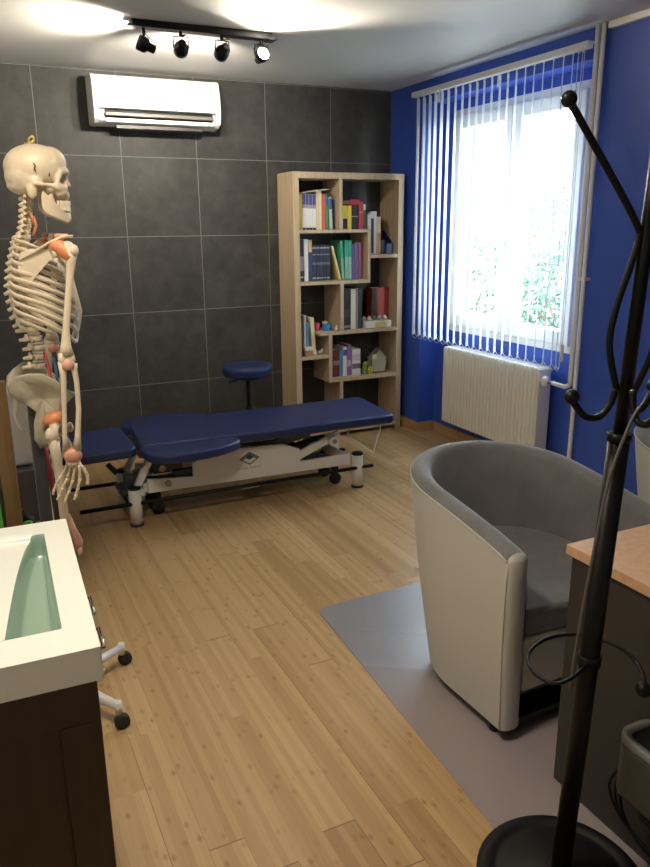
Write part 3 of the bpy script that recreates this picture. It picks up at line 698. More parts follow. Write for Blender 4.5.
MB().box(-2.40, -2.27, -1.27, -1.10, .14, .17).box(-2.38, -2.30, -1.30, -1.24, .17, .26).box(-2.22, -2.06, -1.29, -1.12, .25, .33).box(-2.12, -1.98, -1.32, -1.28, .24, .262).build('linkage', M['darksteel'], tt, bevel=.004)
# perimeter foot bars
for y in (-1.365, -.985):
    MB().cyl((-2.63, y, .128), (-.905, y, .128), .011).build('foot_bar', M['black'], tt)
MB().cyl((-2.38, -1.365, .128), (-2.38, -.985, .128), .008).cyl((-1.2, -1.365, .128), (-1.2, -.985, .128), .008).build('bar_link', M['black'], tt)
MB().box(-1.75, -1.64, -1.352, -1.30, .105, .118).build('foot_switch', M['white_metal'], tt)
for y in (-1.24, -1.08):
    MB().lathe([(.012, -.012), (.036, -.010), (.036, .010), (.012, .012)], (-1.10, y, .0365), 18, axis='y').box(-1.115, -1.085, y-.018, y+.018, .05, .165).build('transport_wheel', M['rubber'], tt)
    MB().lathe([(.012, -.012), (.036, -.010), (.036, .010), (.012, .012)], (-2.20, y, .0365), 18, axis='y').box(-2.215, -2.185, y-.018, y+.018, .05, .17).build('transport_wheel', M['rubber'], tt)
MB().tube([(-.90, -1.345, .375), (-1.07, -1.345, .335), (-.89, -1.345, .200), (-.842, -1.345, .36)][1:], .006, 8).tube([(-1.07, -1.345, .335), (-1.05, -1.345, .38)], .006, 8).tube([(-.842, -1.345, .36), (-.84, -1.345, .385)], .006, 8).build('roll_holder', M['white_metal'], tt)

# ------------------------------------------------------------------ floor mat
def rounded(x0, x1, y0, y1, r, n=6):
    out = []
    for (cx, cy, a0) in ((x1-r, y1-r, 0), (x0+r, y1-r, 90), (x0+r, y0+r, 180), (x1-r, y0+r, 270)):
        for k in range(n+1):
            a = R(a0+90*k/n); out.append((cx+r*math.cos(a), cy+r*math.sin(a)))
    return out
mp = [(p[0]-1.868+.061*p[1], p[1]-2.612+.02*p[0]) for p in rounded(0, 1.55, -1.9, 0, .05)]
mm = MB().prism_z(mp, .0005, .0030)
tag(mm.build('floor_mat', M['mat']), 'translucent frosted plastic floor mat under the armchair and desk', 'floor mat')

# ------------------------------------------------------------------ tub armchairs
def tub_chair(loc, label, light_inner=False, rz=0):
    t = thing('tub_armchair', label, 'armchair', loc, 'tub armchairs')
    t['_o'] = (0, 0, 0); del t['_o']
    w = .338
    def plan(u, f, off):
        """u 0..1 round the U from left arm front to right arm front, f 0 (floor) .. 1 (top), off inward"""
        yc = -.10+.14*f; ry = .33+.02*f; yf = -.355
        s1 = yc-yf; arc = PI*(w+ry)/2; tot = 2*s1+arc; d = u*tot
        rx = w-.008*(1-f)
        if d < s1: p = V((-rx, yf+d)); nrm = V((1, 0))
        elif d > s1+arc: p = V((rx, yf+(tot-d))); nrm = V((-1, 0))
        else:
            a = PI-(d-s1)/arc*PI; p = V((rx*math.cos(a), yc+ry*math.sin(a))); nrm = -V((math.cos(a)/rx, math.sin(a)/ry)).normalized()
        return p+nrm*off
    def top(u):
        q = math.sin(PI*min(1, max(0, u))); return .625+.106*(q**.8)
    N = 64; TH = .074
    outer, inner = [], []
    for i in range(N+1):
        u = i/N; h = top(u)
        col = []
        # soften the front end of each arm
        e = min(u, 1-u); 
        for k in range(9):
            z = .045+(h-.022-.045)*k/8; f = z/h; bulge = -.006*math.sin(PI*k/8)
            p = plan(u, f, bulge); col.append((p.x, p.y, z))
        outer.append(col)
        ci = []
        for k in range(7):
            a = PI*k/6; off = TH/2-TH/2*math.cos(a); z = h-.022+.026*math.sin(a)
            p = plan(u, 1, off); ci.append((p.x, p.y, z))
        for k in range(1, 7):
            z = h-.022-(h-.022-.05)*k/6; p = plan(u, z/h, TH+.012*math.sin(PI*k/6)); ci.append((p.x, p.y, z))
        inner.append(ci)
    mb = MB(); vs = mb.grid(outer)
    # rounded arm fronts joining outer and inner walls
    for i, u in ((0, 0), (N, 1)):
        O = outer[i]; I = inner[i]; rows = []
        zs = [p[2] for p in O]
        for k, z in enumerate(zs):
            po = V(O[k]); f = z/top(u); q = plan(u, f, TH if k < 8 else TH); pi2 = V((q.x, q.y, z))
            row = []
            for j in range(7):
                a = PI*j/6; m = po.lerp(pi2, .5-.5*math.cos(a)); m.y -= .020*math.sin(a); row.append(m)
            rows.append(row)
        # close over the top
        last = rows[-1]; h = top(u)
        rows.append([V((p.x, p.y+.006*math.sin(PI*j/6), p.z+.020*math.sin(PI*j/6))) for j, p in enumerate(last)])
        rows.append([V((p.x, rows[-2][0].y+.001, p.z+.026*math.sin(PI*j/6))) for j, p in enumerate(last)])
        mb.grid(rows)
    sh_ = mb.build('outer_shell', M['leather'], t)
    mb = MB(); mb.grid(inner); mb.build('inner_lining', M['leather2'] if light_inner else M['suede'], t)
    # piping along the outer edge of the rim and down the near arm front
    pp = [V(c[8])+V((0, 0, .004)) for c in outer]
    MB().tube(pp, .0035, 6).build('piping', M['leather'], t)
    for i in (0, N):
        MB().tube([V(c)+V((0, -.003, 0)) for c in outer[i]], .003, 6).build('piping', M['leather'], t)
    # seat cushion
    poly = []
    for i in range(N+1):
        p = plan(i/N, .6, TH+.004); poly.append((p.x, p.y))
    poly = [(poly[0][0], -.345)]+[p for p in poly if p[1] > -.34]+[(poly[-1][0], -.345)]
    fr_ = [(poly[-1][0]*math.cos(PI*k/8), -.345-.02*math.sin(PI*k/8)) for k in range(1, 8)]
    MB().prism_z(poly+fr_, .335, .425).build('seat_cushion', M['suede'], t, bevel=.022, seg=4)
    MB().box(-.25, .25, -.360, -.30, .15, .335).build('front_panel', M['leather'], t, bevel=.012, seg=3)
    MB().box(-.24, .24, -.33, .06, .12, .335).build('seat_base', M['deskgrey'], t)
    q = MB(); bp = [plan(i/24, .07, .03) for i in range(25)]; q.prism_z([(p.x, p.y) for p in bp], .045, .06); q.build('underside', M['black'], t)
    for (x, y) in ((-.295, -.30), (.295, -.30), (-.22, .10), (.22, .10)):
        MB().cyl((x, y, .003), (x, y, .05), .022, 14, .026).build('foot', M['black'], t)
    t.rotation_euler = (0, 0, R(rz))
    return t
M['leather2'] = mat('white_leatherette_inner', (.52, .50, .48), .5)
tub_chair((-1.398, -3.250, 0), 'light grey tub armchair with dark grey suede inside, on the floor mat', rz=1.5)
tub_chair((-.37, -3.32, 0), 'second light tub armchair, only its edge showing at the right border')

# ------------------------------------------------------------------ desk
dk = thing('desk', 'desk with a beech top and anthracite side panel at the right', 'desk', (-1.0, -4.2, 0))
DX, DY = -1.688, -3.798
MB().box(DX, -.22, -4.58, DY, .702, .730).build('desk_top', M['beech'], dk, bevel=.002)
MB().box(DX+.012, DX+.040, -4.57, DY-.012, 0.004, .702).build('side_panel', M['deskgrey'], dk, bevel=.001)
MB().box(-.26, -.232, -4.57, DY-.012, 0.004, .702).build('side_panel', M['deskgrey'], dk, bevel=.001)
MB().box(DX+.040, -.26, DY-.05, DY-.032, .30, .702).build('modesty_panel', M['deskgrey'], dk)

# grey rimmed device on the side of the desk
dv = thing('computer_case', 'dark grey rounded case with a silver rim beside the desk side panel', 'computer', (-1.75, -4.3, .2))
pol = rounded(-1.812, -1.684, -4.62, -4.115, .045)
MB().prism_z(pol, .26, .400).build('body', M['device'], dv, bevel=.01)
pin = rounded(-1.794, -1.690, -4.60, -4.133, .034)
m1 = MB(); a_ = [m1.b.verts.new((p[0], p[1], .4005)) for p in pol]; b_ = [m1.b.verts.new((p[0], p[1], .416)) for p in pol]; c_ = [m1.b.verts.new((p[0], p[1], .416)) for p in pin]; d_ = [m1.b.verts.new((p[0], p[1], .4005)) for p in pin]
for i in range(len(pol)):
    j = (i+1) % len(pol)
    for A, B in ((a_, b_), (b_, c_), (c_, d_)): m1.face([A[i], A[j], B[j], B[i]], True)
m1.build('rim', M['silver'], dv)
MB().prism_z(pin, .4005, .406).build('lid', M['black'], dv)
MB().box(-1.80, -1.679, -4.50, -4.20, .235, .259).box(-1.70, -1.678, -4.46, -4.24, .235, .56).build('holder', M['black'], dv)
for k in range(3):
    MB().tube(curve([(-1.76+.02*k, -4.13, .33), (-1.80+.02*k, -4.11, .26-.02*k), (-1.78+.02*k, -4.16, .17-.03*k), (-1.74, -4.30, .12), (-1.72, -4.42, .22)], 6), .004, 6).build('cable', M['black'], dv)
wb = thing('waste_bin', 'black waste bin standing behind the grey case beside the desk', 'bin', (-1.45, -4.0, 0))
bpy.data.objects.remove(wb)

# ------------------------------------------------------------------ coat stand
CX, CY = -1.911, -4.095
cs = thing('coat_stand', 'black metal coat stand with curved ball-tipped hooks and a round base', 'coat stand', (CX, CY, 0))
MB().lathe([(.19, 0), (.200, .006), (.200, .020), (.190, .030), (.165, .032), (.160, .026), (.150, .026), (.140, .034), (.04, .042), (.026, .05), (.001, .05)], (CX, CY, 0), 48).build('base', M['black'], cs)
rx_, ry_ = math.cos(.4456), -math.sin(.4456)      # direction of lean
def cp(s, z, t=0):
    """point beside the leaning pole: s to the right, t towards the front, at height z"""
    l = .035*(z-.15)
    return V((CX+rx_*(s+l)+(ry_)*t, CY+ry_*(s+l)-rx_*t, z))
MB().cyl(cp(0, .045), cp(0, 1.122), .0225, 20, .0215).build('lower_pole', M['gloss_black'], cs)
MB().cyl(cp(0, 1.118), cp(0, 1.135), .0245, 20).build('collar', M['gloss_black'], cs)
MB().cyl(cp(0, 1.13), cp(0, 1.86), .0135, 16).ball(cp(0, 1.87), .024).build('upper_pole', M['gloss_black'], cs)
def ray_arm(az):
    ca, sa = math.cos(R(az)), math.sin(R(az))
    def q(r, z): return cp(r*ca, z, -r*sa)
    return q
for az in (190, 300, 62):
    q = ray_arm(az)
    arm = curve([q(.182, 1.745), q(.125, 1.672), q(.066, 1.596), q(.022, 1.535), q(.015, 1.515), q(.022, 1.475), q(.044, 1.38), q(.047, 1.31), (q(.020, 1.222))], 6)
    o = MB().tube(arm, .0068, 10).build('coat_hook', M['gloss_black'], cs)
    MB().ball(q(.185, 1.75), .0142).build('hook_ball', M['gloss_black'], o)
    MB().ball(q(.015, 1.520), .0065).build('rivet', M['steel'], o)
for k, az in enumerate((190, 283, 40)):
    ca, sa = math.cos(R(az)), math.sin(R(az))
    def q(r, z): return cp(r*ca, z, -r*sa)
    o = MB().tube(curve([q(.022, 1.225), q(.030, 1.195), q(.050, 1.170), q(.080, 1.172), q(.104, 1.196), q(.112, 1.21)], 6), .0070, 10).build('coat_hook', M['gloss_black'], cs)
    MB().ball(q(.114, 1.214), .0148).build('hook_ball', M['gloss_black'], o)
    MB().ball(q(.022, 1.222), .007).build('rivet', M['steel'], o)
zr = .62; off = V((CX, CY, 0))-V((-1.898, -4.107, 0))
rp = [(-1.945, -4.128), (-1.990, -4.142), (-2.030, -4.139), (-2.040, -4.092), (-2.006, -4.031), (-1.93, -3.998), (-1.860, -4.008), (-1.815, -4.055), (-1.803, -4.105), (-1.815, -4.160), (-1.845, -4.205), (-1.873, -4.230)]
rp = [(-1.906, -4.112)]+rp
ur = MB().tube(curve([(x, y, zr) for x, y in rp], 6), .0042, 8).build('umbrella_ring', M['gloss_black'], cs)
MB().ball((-1.875, -4.232, zr-.004), .0165).build('ring_ball', M['gloss_black'], ur)
MB().cyl(cp(0, zr-.012), cp(0, zr+.012), .0262, 20).build('ring_clamp', M['gloss_black'], ur)
# thin pale cord looped over the hooks
cd = MB().tube(curve([(-1.888, -4.158, 1.20), (-1.902, -4.151, 1.163), (-1.924, -4.139, 1.071), (-1.937, -4.133, .965), (-1.948, -4.128, .833), (-1.958, -4.123, .694), (-1.963, -4.12, .573)], 6), .0032, 8).build('metal_rod', M['rodm'])
tag(cd, 'thin grey metal rod hanging along the front of the coat stand pole', 'rod')

# ------------------------------------------------------------------ vanity with basin
vn = thing('washbasin_cabinet', 'dark wooden washbasin cabinet in the lower left corner', 'cabinet', (-3.13, -3.645, 0))
vx0, vx1, vy0, vy1 = XL+.018, -2.897, -3.945, -3.335
MB().box(vx0, vx1-.018, vy0+.012, vy1-.01, .10, .745).build('carcass', M['darkwood'], vn)
fm = MB(); yv = vy0+.012
for q in ((vx0, vx1, yv-.012, yv, .10, .18), (vx0, vx1, yv-.012, yv, .70, .783), (vx1-.07, vx1, yv-.012, yv, .18, .70), (vx0, vx0+.07, yv-.012, yv, .18, .70)): fm.box(*q)
fm.build('side_frame', M['darkwood'], vn, bevel=.002)
MB().box(vx0+.02, vx1-.03, vy0+.05, vy1-.04, .002, .10).build('plinth', M['darkwood'], vn)
for (za, zb) in ((.12, .775),):
    for k, (ya, yb) in enumerate(((vy0+.016, -3.515), (-3.510, vy1-.014))):
        d_o = MB().box(vx1-.018, vx1, ya, yb, za, zb).build('door', M['darkwood'], vn, bevel=.003)
        yc = (-3.60, -3.44)[k]; zc = .665
        MB().tube([(vx1, yc-.045, zc), (vx1+.042, yc-.043, zc), (vx1+.042, yc+.043, zc), (vx1, yc+.045, zc)], .0045, 8).build('handle', M['chrome'], d_o)
vn.rotation_euler = (0, 0, R(-2.05))
sk = thing('washbasin', 'white ceramic washbasin slab with shade painted green into its bowl on the dark cabinet', 'washbasin', (-3.13, -3.645, .785))
bx0, bx1, by0, by1 = vx0-.002, -2.8865, -3.957, -3.318
ZS = .850; lip = .012
ix1, iy0, iy1 = -2.942, -3.868, -3.395   # bowl edge towards the room, near and far ends
ix0 = vx0+.10
BD = .092
def edge_at(yn): return .012+.072*max(0, 1-yn)**.6
def wall_at(yn): return .009+.013*(1-yn)
cols = [('o', 0), ('o', .5), ('o', 1)]+[('w', k/6) for k in range(1, 7)]+[('f', k/5) for k in range(1, 6)]+[('r', k/6) for k in range(1, 7)]+[('p', k/8) for k in range(1, 9)]+[('e', .08), ('e', 1)]
rowsy = [by0, by0+.03, iy0-.002, iy0]+[iy0+.022*k/6 for k in range(1, 7)]+[iy0+.022+(iy1-.012-iy0-.022)*k/24 for k in range(1, 25)]+[iy1-.012+.012*k/4 for k in range(1, 5)]+[iy1+.03, by1]
sm = lambda t: t*t*(3-2*t)
grid_ = []
for y in rowsy:
    yn = min(1, max(0, (y-iy0)/(iy1-iy0))); ed = edge_at(yn); wl = wall_at(yn); row = []
    ey = sm(min(1, max(0, (y-iy0)/.022))); fy = sm(min(1, max(0, (iy1-y)/.012)))
    for (kd, t) in cols:
        if kd == 'o': x = bx1+(ix1-bx1)*t; d = 0
        elif kd == 'w': x = ix1-wl*t; d = BD*(1-.45*yn)*sm(t)
        elif kd == 'f': x = ix1-wl-(ed-wl)*t; d = BD*(1-.45*yn)
        elif kd == 'r': x = ix1-ed-.014*t; d = BD*(1-.45*yn)*(1-sm(t))+.012*sm(t)
        elif kd == 'p': x = ix1-ed-.014+(ix0+.02-(ix1-ed-.014))*t; d = .012
        else: x = ix0+.02+(bx0-ix0-.02)*t; d = 0
        row.append(V((x, y, ZS-d*ey*fy)))
    grid_.append(row)
def part_mesh(test):
    mb = MB(); vv = {}
    def gv(a, b):
        if (a, b) not in vv: vv[a, b] = mb.b.verts.new(grid_[a][b])
        return vv[a, b]
    for a in range(len(grid_)-1):
        for b in range(len(cols)-1):
            if test(a, b): mb.face([gv(a, b), gv(a, b+1), gv(a+1, b+1), gv(a+1, b)], True)
    return mb
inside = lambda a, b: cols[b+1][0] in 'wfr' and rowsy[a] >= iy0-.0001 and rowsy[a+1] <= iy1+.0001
mb = part_mesh(lambda a, b: not inside(a, b))
mb.box(bx0, bx1, by0, by0+.002, .786, ZS-.0005).box(bx1-.002, bx1, by0, by1, .786, ZS-.0005).box(bx0, bx1, by1-.002, by1, .786, ZS-.0005)
mb.build('slab', M['ceramic'], sk)
part_mesh(inside).build('bowl', M['basin'], sk)  # only the deep part carries the painted shade
sk.rotation_euler = (0, 0, R(-2.05))

# ------------------------------------------------------------------ things behind the basin
ls = thing('wooden_rack', 'brown wooden rack upright standing at the left edge behind the skeleton', 'rack', (-3.15, -2.2, 0))
for x in (-2.972, -3.37):
    MB().box(x-.020, x+.038, -2.22, -2.18, 0, 1.0).build('upright', M['post'], ls, bevel=.002)
for z in (.33,): MB().box(-3.35, -2.992, -2.32, -2.08, z, z+.02).build('board', M['post'], ls)
bx_ = MB().box(-3.20, -3.003, -2.30, -2.14, .36, .45).build('storage_box', colmat((.55, .13, .03)), bevel=.006); tag(bx_, 'orange box at the left edge, under the green one', 'box', 'boxes on the wooden rack')
bx_ = MB().box(-3.20, -3.006, -2.30, -2.14, .452, .60).build('storage_box', colmat((.08, .48, .05)), bevel=.006); tag(bx_, 'bright green box at the left edge, on the orange one', 'box', 'boxes on the wooden rack')
b2_ = bpy.data.objects['storage_box']
cab = MB().box(-3.40, -2.72, -1.72, -1.40, 0, .50).build('storage_chest', colmat((.085, .075, .080), .6), bevel=.006); tag(cab, 'dark grey low chest behind the skeleton at the left wall', 'chest')
wbx = MB().prism_y([(-3.36, .502), (-2.79, .502), (-2.765, .84), (-3.36, .86)], -1.66, -1.46).build('laundry_bag', colmat((.55, .54, .52), .8), bevel=.02, seg=3); tag(wbx, 'white soft bag standing on the dark grey chest', 'bag')
sb = thing('sports_bag', 'black sports shoe with bright green trim beside the wooden rack', 'shoe', (-2.86, -1.95, 0))
bpy.data.objects.remove(sb)
sb = thing('folded_umbrella', 'black and green folded umbrella leaning by the dark grey chest', 'umbrella', (-2.85, -1.86, 0))
MB().tube([(-2.86, -1.86, .02), (-2.87, -1.87, .20), (-2.91, -1.90, .34), (-2.93, -1.91, .385)], [.012, .035, .028, .010], 10).build('canopy', M['black'], sb)
MB().tube([(-2.93, -1.91, .385), (-2.955, -1.92, .43)], .009, 8).build('handle', M['darksteel'], sb)
MB().tube([(-2.878+.03*math.cos(a), -1.885+.03*math.sin(a), .30) for a in [k*PI/6 for k in range(12)]], .006, 6, closed=True).ball((-2.905, -1.93, .33), (.02, .012, .012)).build('green_band', colmat((.10, .42, .05)), sb)

# ------------------------------------------------------------------ skeleton stand
YM = -2.79
ss = thing('skeleton_stand', 'white wheeled stand base with a grey pole holding the skeleton', 'stand', (-2.89, -2.805, 0))
MB().cyl((-2.89, -2.805, .06), (-2.89, -2.805, 1.0), .015, 14).build('pole', M['steel'], ss)
MB().box(-2.905, -2.870, -2.85, -2.82, .55, 1.10).build('rear_bar', M['darksteel'], ss, bevel=.003)
MB().lathe([(.03, .05), (.04, .06), (.04, .11), (.02, .13)], (-2.89, -2.805, 0), 20).build('hub', M['white_metal'], ss)
for a in (32, -57, 122, 212):
    c_, s_ = math.cos(R(a)), math.sin(R(a)); e = V((-2.89+.252*c_, -2.805+.252*s_, .075))
    lg = MB().tube([(-2.89, -2.805, .085), e], [.020, .014], 10).cyl((e.x, e.y, .05), (e.x, e.y, .092), .012, 12).build('base_leg', M['white_metal'], ss)
    cc = e+V((.012*c_, .012*s_, 0))
    MB().lathe([(.010, -.012), (.024, -.011), (.025, -.006), (.025, .006), (.024, .011), (.010, .012)], (cc.x, cc.y, .0255), 16, axis='y').build('caster', M['rubber'], lg)

# ------------------------------------------------------------------ skeleton
sk_ = thing('skeleton', 'life-size anatomical model skeleton in profile on a wheeled stand', 'skeleton', (-2.88, YM, .10))
def remesh(parts_fn, name, m, parent, voxel=.0035, cut=None, smooth=3, mod_extra=None):
    """union of overlapping solids fused into one surface, with hollows cut out"""
    mb = MB(); parts_fn(mb)
    me = bpy.data.meshes.new('tmp'); bmesh.ops.recalc_face_normals(mb.b, faces=mb.b.faces); mb.b.to_mesh(me); mb.b.free()
    o = bpy.data.objects.new('tmp', me); C.objects.link(o)
    r = o.modifiers.new('r', 'REMESH'); r.mode = 'VOXEL'; r.voxel_size = voxel
    s = o.modifiers.new('s', 'SMOOTH'); s.factor = .5; s.iterations = smooth
    co_ = None
    if cut:
        mc = MB(); cut(mc); mec = bpy.data.meshes.new('tmpc'); bmesh.ops.recalc_face_normals(mc.b, faces=mc.b.faces); mc.b.to_mesh(mec); mc.b.free()
        co_ = bpy.data.objects.new('tmpc', mec); C.objects.link(co_)
        rc = co_.modifiers.new('r', 'REMESH'); rc.mode = 'VOXEL'; rc.voxel_size = voxel*.9
        bo = o.modifiers.new('b', 'BOOLEAN'); bo.operation = 'DIFFERENCE'; bo.object = co_; bo.solver = 'FAST'
        r2 = o.modifiers.new('r2', 'REMESH'); r2.mode = 'VOXEL'; r2.voxel_size = voxel*.8
        s2 = o.modifiers.new('s2', 'SMOOTH'); s2.factor = .5; s2.iterations = 1
    bpy.context.view_layer.update()
    dg = bpy.context.evaluated_depsgraph_get(); ev = o.evaluated_get(dg)
    res = bpy.data.meshes.new_from_object(ev)
    bpy.data.objects.remove(o)
    if co_: bpy.data.objects.remove(co_)
    fb = MB(); fb.b.free(); fb.b = bmesh.new(); fb.b.from_mesh(res)
    for f in fb.b.faces: f.smooth = True
    for f in fb.b.faces: f.material_index = 0
    return fb.build(name, m, parent)
S0 = V((-2.812, YM, 1.667))
def S(x, y, z):
    k = min(1, max(0, (.03-z)/.03)); x *= 1-.10*k
    if z < 0: z *= .93
    return S0+V((x, y, z))
def cranium(mb):
    mb.ball(S(.006, 0, .040), (.0850, .067, .0635), u=28, v=18)
    mb.ball(S(-.024, 0, .016), (.056, .060, .052), u=24, v=14)
    mb.ball(S(.044, 0, .052), (.048, .055, .046), u=20, v=12)
    mb.ball(S(-.030, 0, -.008), (.050, .048, .028))
    mb.ball(S(.045, 0, -.004), (.040, .034, .034))
    mb.ball(S(.052, 0, .030), (.040, .040, .024))
    mb.tube([S(.064, -.050, .024), S(.080, -.030, .031), S(.090, 0, .028), S(.080, .030, .031), S(.064, .050, .024)], .0095, 8)
    mb.tube([S(.086, 0, .026), S(.091, 0, .008), S(.103, 0, -.006), S(.108, 0, -.012)], [.010, .008, .006, .0035], 8)
    mb.ball(S(.072, 0, -.034), (.028, .030, .024)); mb.ball(S(.082, 0, -.042), (.018, .024, .012))
    for s in (-1, 1):
        mb.tube([S(.068, s*.048, .024), S(.062, s*.053, .004), S(.060, s*.050, -.014)], [.007, .007, .011], 8)
        mb.tube([S(.088, s*.016, -.014), S(.078, s*.036, -.018), S(.062, s*.050, -.016), S(.040, s*.060, -.010), S(.012, s*.063, -.008), S(-.010, s*.060, -.004)], [.010, .013, .012, .0065, .0055, .008], 8)
        mb.tube([S(.086, s*.012, .014), S(.088, s*.015, -.012), S(.086, s*.016, -.034)], [.008, .008, .010], 8)
        mb.ball(S(.070, s*.034, -.028), (.018, .016, .016))
        mb.ball(S(-.016, s*.050, -.024), (.015, .013, .026)); mb.ball(S(-.004, s*.056, .002), (.020, .010, .014))
def cutters(mb):
    for s in (-1, 1):
        mb.ball(S(.084, s*.031, .007), (.022, .0165, .0150)); mb.ball(S(.066, s*.030, .005), (.020, .014, .012))
        mb.ball(S(.045, s*.070, .010), (.020, .015, .022)); mb.ball(S(.004, s*.066, -.016), (.005, .010, .005))
    mb.ball(S(.101, 0, -.022), (.013, .010, .011))
sku = remesh(cranium, 'cranium', M['bone'], sk_, .0030, cutters, 3)
MB().tube([S(-.004, -.0685, .047), S(.000, -.0695, .040), S(-.004, -.0700, .032), S(.001, -.0688, .026)], .0018, 5).build('suture_mark', colmat((.08, .05, .04)), sku)
MB().tube([S(.036, -.0590, .034), S(.037, -.0575, .014)], .0018, 5).build('temple_slot', colmat((.08, .05, .04)), sku)
def jaw(mb):
    for s in (-1, 1):
        rows_o, rows_i = [], []
        top_ = [(.016, -.020), (.030, -.040), (.044, -.030), (.052, -.062), (.066, -.070), (.080, -.076), (.094, -.080), (.100, -.084)]
        bot_ = [(.010, -.045), (.009, -.076), (.018, -.090), (.032, -.098), (.052, -.106), (.070, -.114), (.086, -.121), (.097, -.114)]
        for side in (0, 1):
            rows = []
            for (t, b_) in zip(top_, bot_):
                row = []
                for q in range(5):
                    X_ = t[0]+(b_[0]-t[0])*q/4; Z_ = t[1]+(b_[1]-t[1])*q/4
                    Y_ = .050-.042*(max(0, X_)/.098)**2.2
                    row.append(S(X_, s*(Y_-(.011 if side else 0)), Z_))
                rows.append(row)
            if side == 0: ro = rows
            else: ri = rows
        n = len(ro)
        ring = lambda k: ro[k]+ri[k][::-1]
        mb.grid([ring(k) for k in range(n)], closed=True)
        for k in (0, n-1):
            vs = [mb.b.verts.new(p) for p in ring(k)]; mb.face(vs)
        bmesh.ops.remove_doubles(mb.b, verts=mb.b.verts, dist=.00005)
    mb.ball(S(.088, 0, -.102), (.012, .018, .020)); mb.ball(S(.090, 0, -.086), (.009, .016, .010))
remesh(jaw, 'mandible', M['bone'], sk_, .0028, None, 2)
for (nm, z, hh_, rr) in (('upper_teeth', -.0600, .012, .97), ('lower_teeth', -.0730, .012, .94)):
    mb = MB()
    for k in range(14):
        a = R(-84+168*k/13); x = .056+.044*math.cos(a)*rr; y = .031*math.sin(a)*rr
        mb.box(-.0035, .0035, -.0034, .0034, -hh_/2-.006*(math.cos(a)) * (nm[0] == 'l'), hh_/2, Matrix.Translation(S(x, y, z)) @ Matrix.Rotation(math.atan2(math.sin(a)*.044, math.cos(a)*.031), 4, 'Z'))
    mb.build(nm, M['tooth'], sk_, bevel=.0012)
MB().tube(curve([S(-.004, 0, .102), S(-.002, 0, .117), S(.008, 0, .123), S(.010, 0, .113), S(.002, 0, .107)], 5), .0028, 6).tube([S(-.016, 0, .103), S(.012, 0, .105)], .003, 6).build('hanging_hook', M['brass'], sku)

# spine
sp = [(1.632, -2.828), (1.57, -2.836), (1.52, -2.850), (1.45, -2.872), (1.38, -2.884), (1.30, -2.876), (1.24, -2.860), (1.19, -2.848), (1.14, -2.858), (1.11, -2.880)]
def spx(z):
    for (za, xa_), (zb_, xb_) in zip(sp, sp[1:]):
        if za >= z >= zb_: return xa_+(xb_-xa_)*(za-z)/(za-zb_)
    return sp[-1][1] if z < 1.2 else sp[0][1]
zs_ = []; z = 1.628
for i in range(7): zs_.append((z, 'cervical_vertebra', .0085, .010, .030)); z -= .0165
for i in range(12): zs_.append((z, 'thoracic_vertebra', .011+.0003*i, .014+.0004*i, .044)); z -= .0215+.0006*i-.002
for i in range(5): zs_.append((z, 'lumbar_vertebra', .0125, .021, .046)); z -= .0285
zend = z
sca = (1.118-1.628)/(zend-1.628)
vz_ = []
for i, (z, nm, hh_, rr, spn) in enumerate(zs_):
    z = 1.628+(z-1.628)*sca; x = spx(z); vz_.append((z, x))
    mb = MB().lathe([(rr*.8, -hh_*.62), (rr, -hh_*.5), (rr*.86, 0), (rr, hh_*.5), (rr*.8, hh_*.62)], (x, YM, z), 12)
    dz = -.008 if i < 7 else (-.016 if i < 19 else -.004)
    mb.tube([(x-rr*.6, YM-.008, z), (x-rr-.008, YM-.004, z+dz*.4), (x-spn, YM, z+dz)], [.005, .0055, .0038], 8, flat=(.7, 1.25))
    mb.tube([(x-rr*.6, YM+.008, z), (x-rr-.008, YM+.004, z+dz*.4), (x-spn+.004, YM, z+dz)], [.005, .0055, .0038], 8)
    for s in (-1, 1): mb.tube([(x-rr*.7, YM+s*.006, z), (x-rr-.006, YM+s*.026, z+.002)], [.005, .004], 8)
    mb.ball((x-rr-.004, YM-.012, z+.006), (.005, .005, .008)); mb.ball((x-rr-.004, YM+.012, z+.006), (.005, .005, .008))
    vt = mb.build(nm, M['bone'], sk_)
    if i < 23:
        z2 = 1.628+(zs_[i+1][0]-1.628)*sca
        MB().lathe([(rr*.85, -.003), (rr*.92, 0), (rr*.85, .003)], ((x+spx(z2))/2, YM, (z+z2)/2), 12).build('spinal_disc', M['bone_grey'], vt)
        if i % 2 == 0: MB().tube([(x-rr*.3, YM-.015, z-.004), (x-rr*.6, YM-.030, z-.010)], .0024, 5).build('nerve', M['disc'], vt)
MB().tube([(-2.826, YM-.012, 1.575), (-2.822, YM-.016, 1.55), (-2.832, YM-.016, 1.52)], .0045, 6).tube([(-2.832, YM-.02, 1.585), (-2.828, YM-.022, 1.55)], .003, 6).build('neck_artery', M['orange'], sk_)
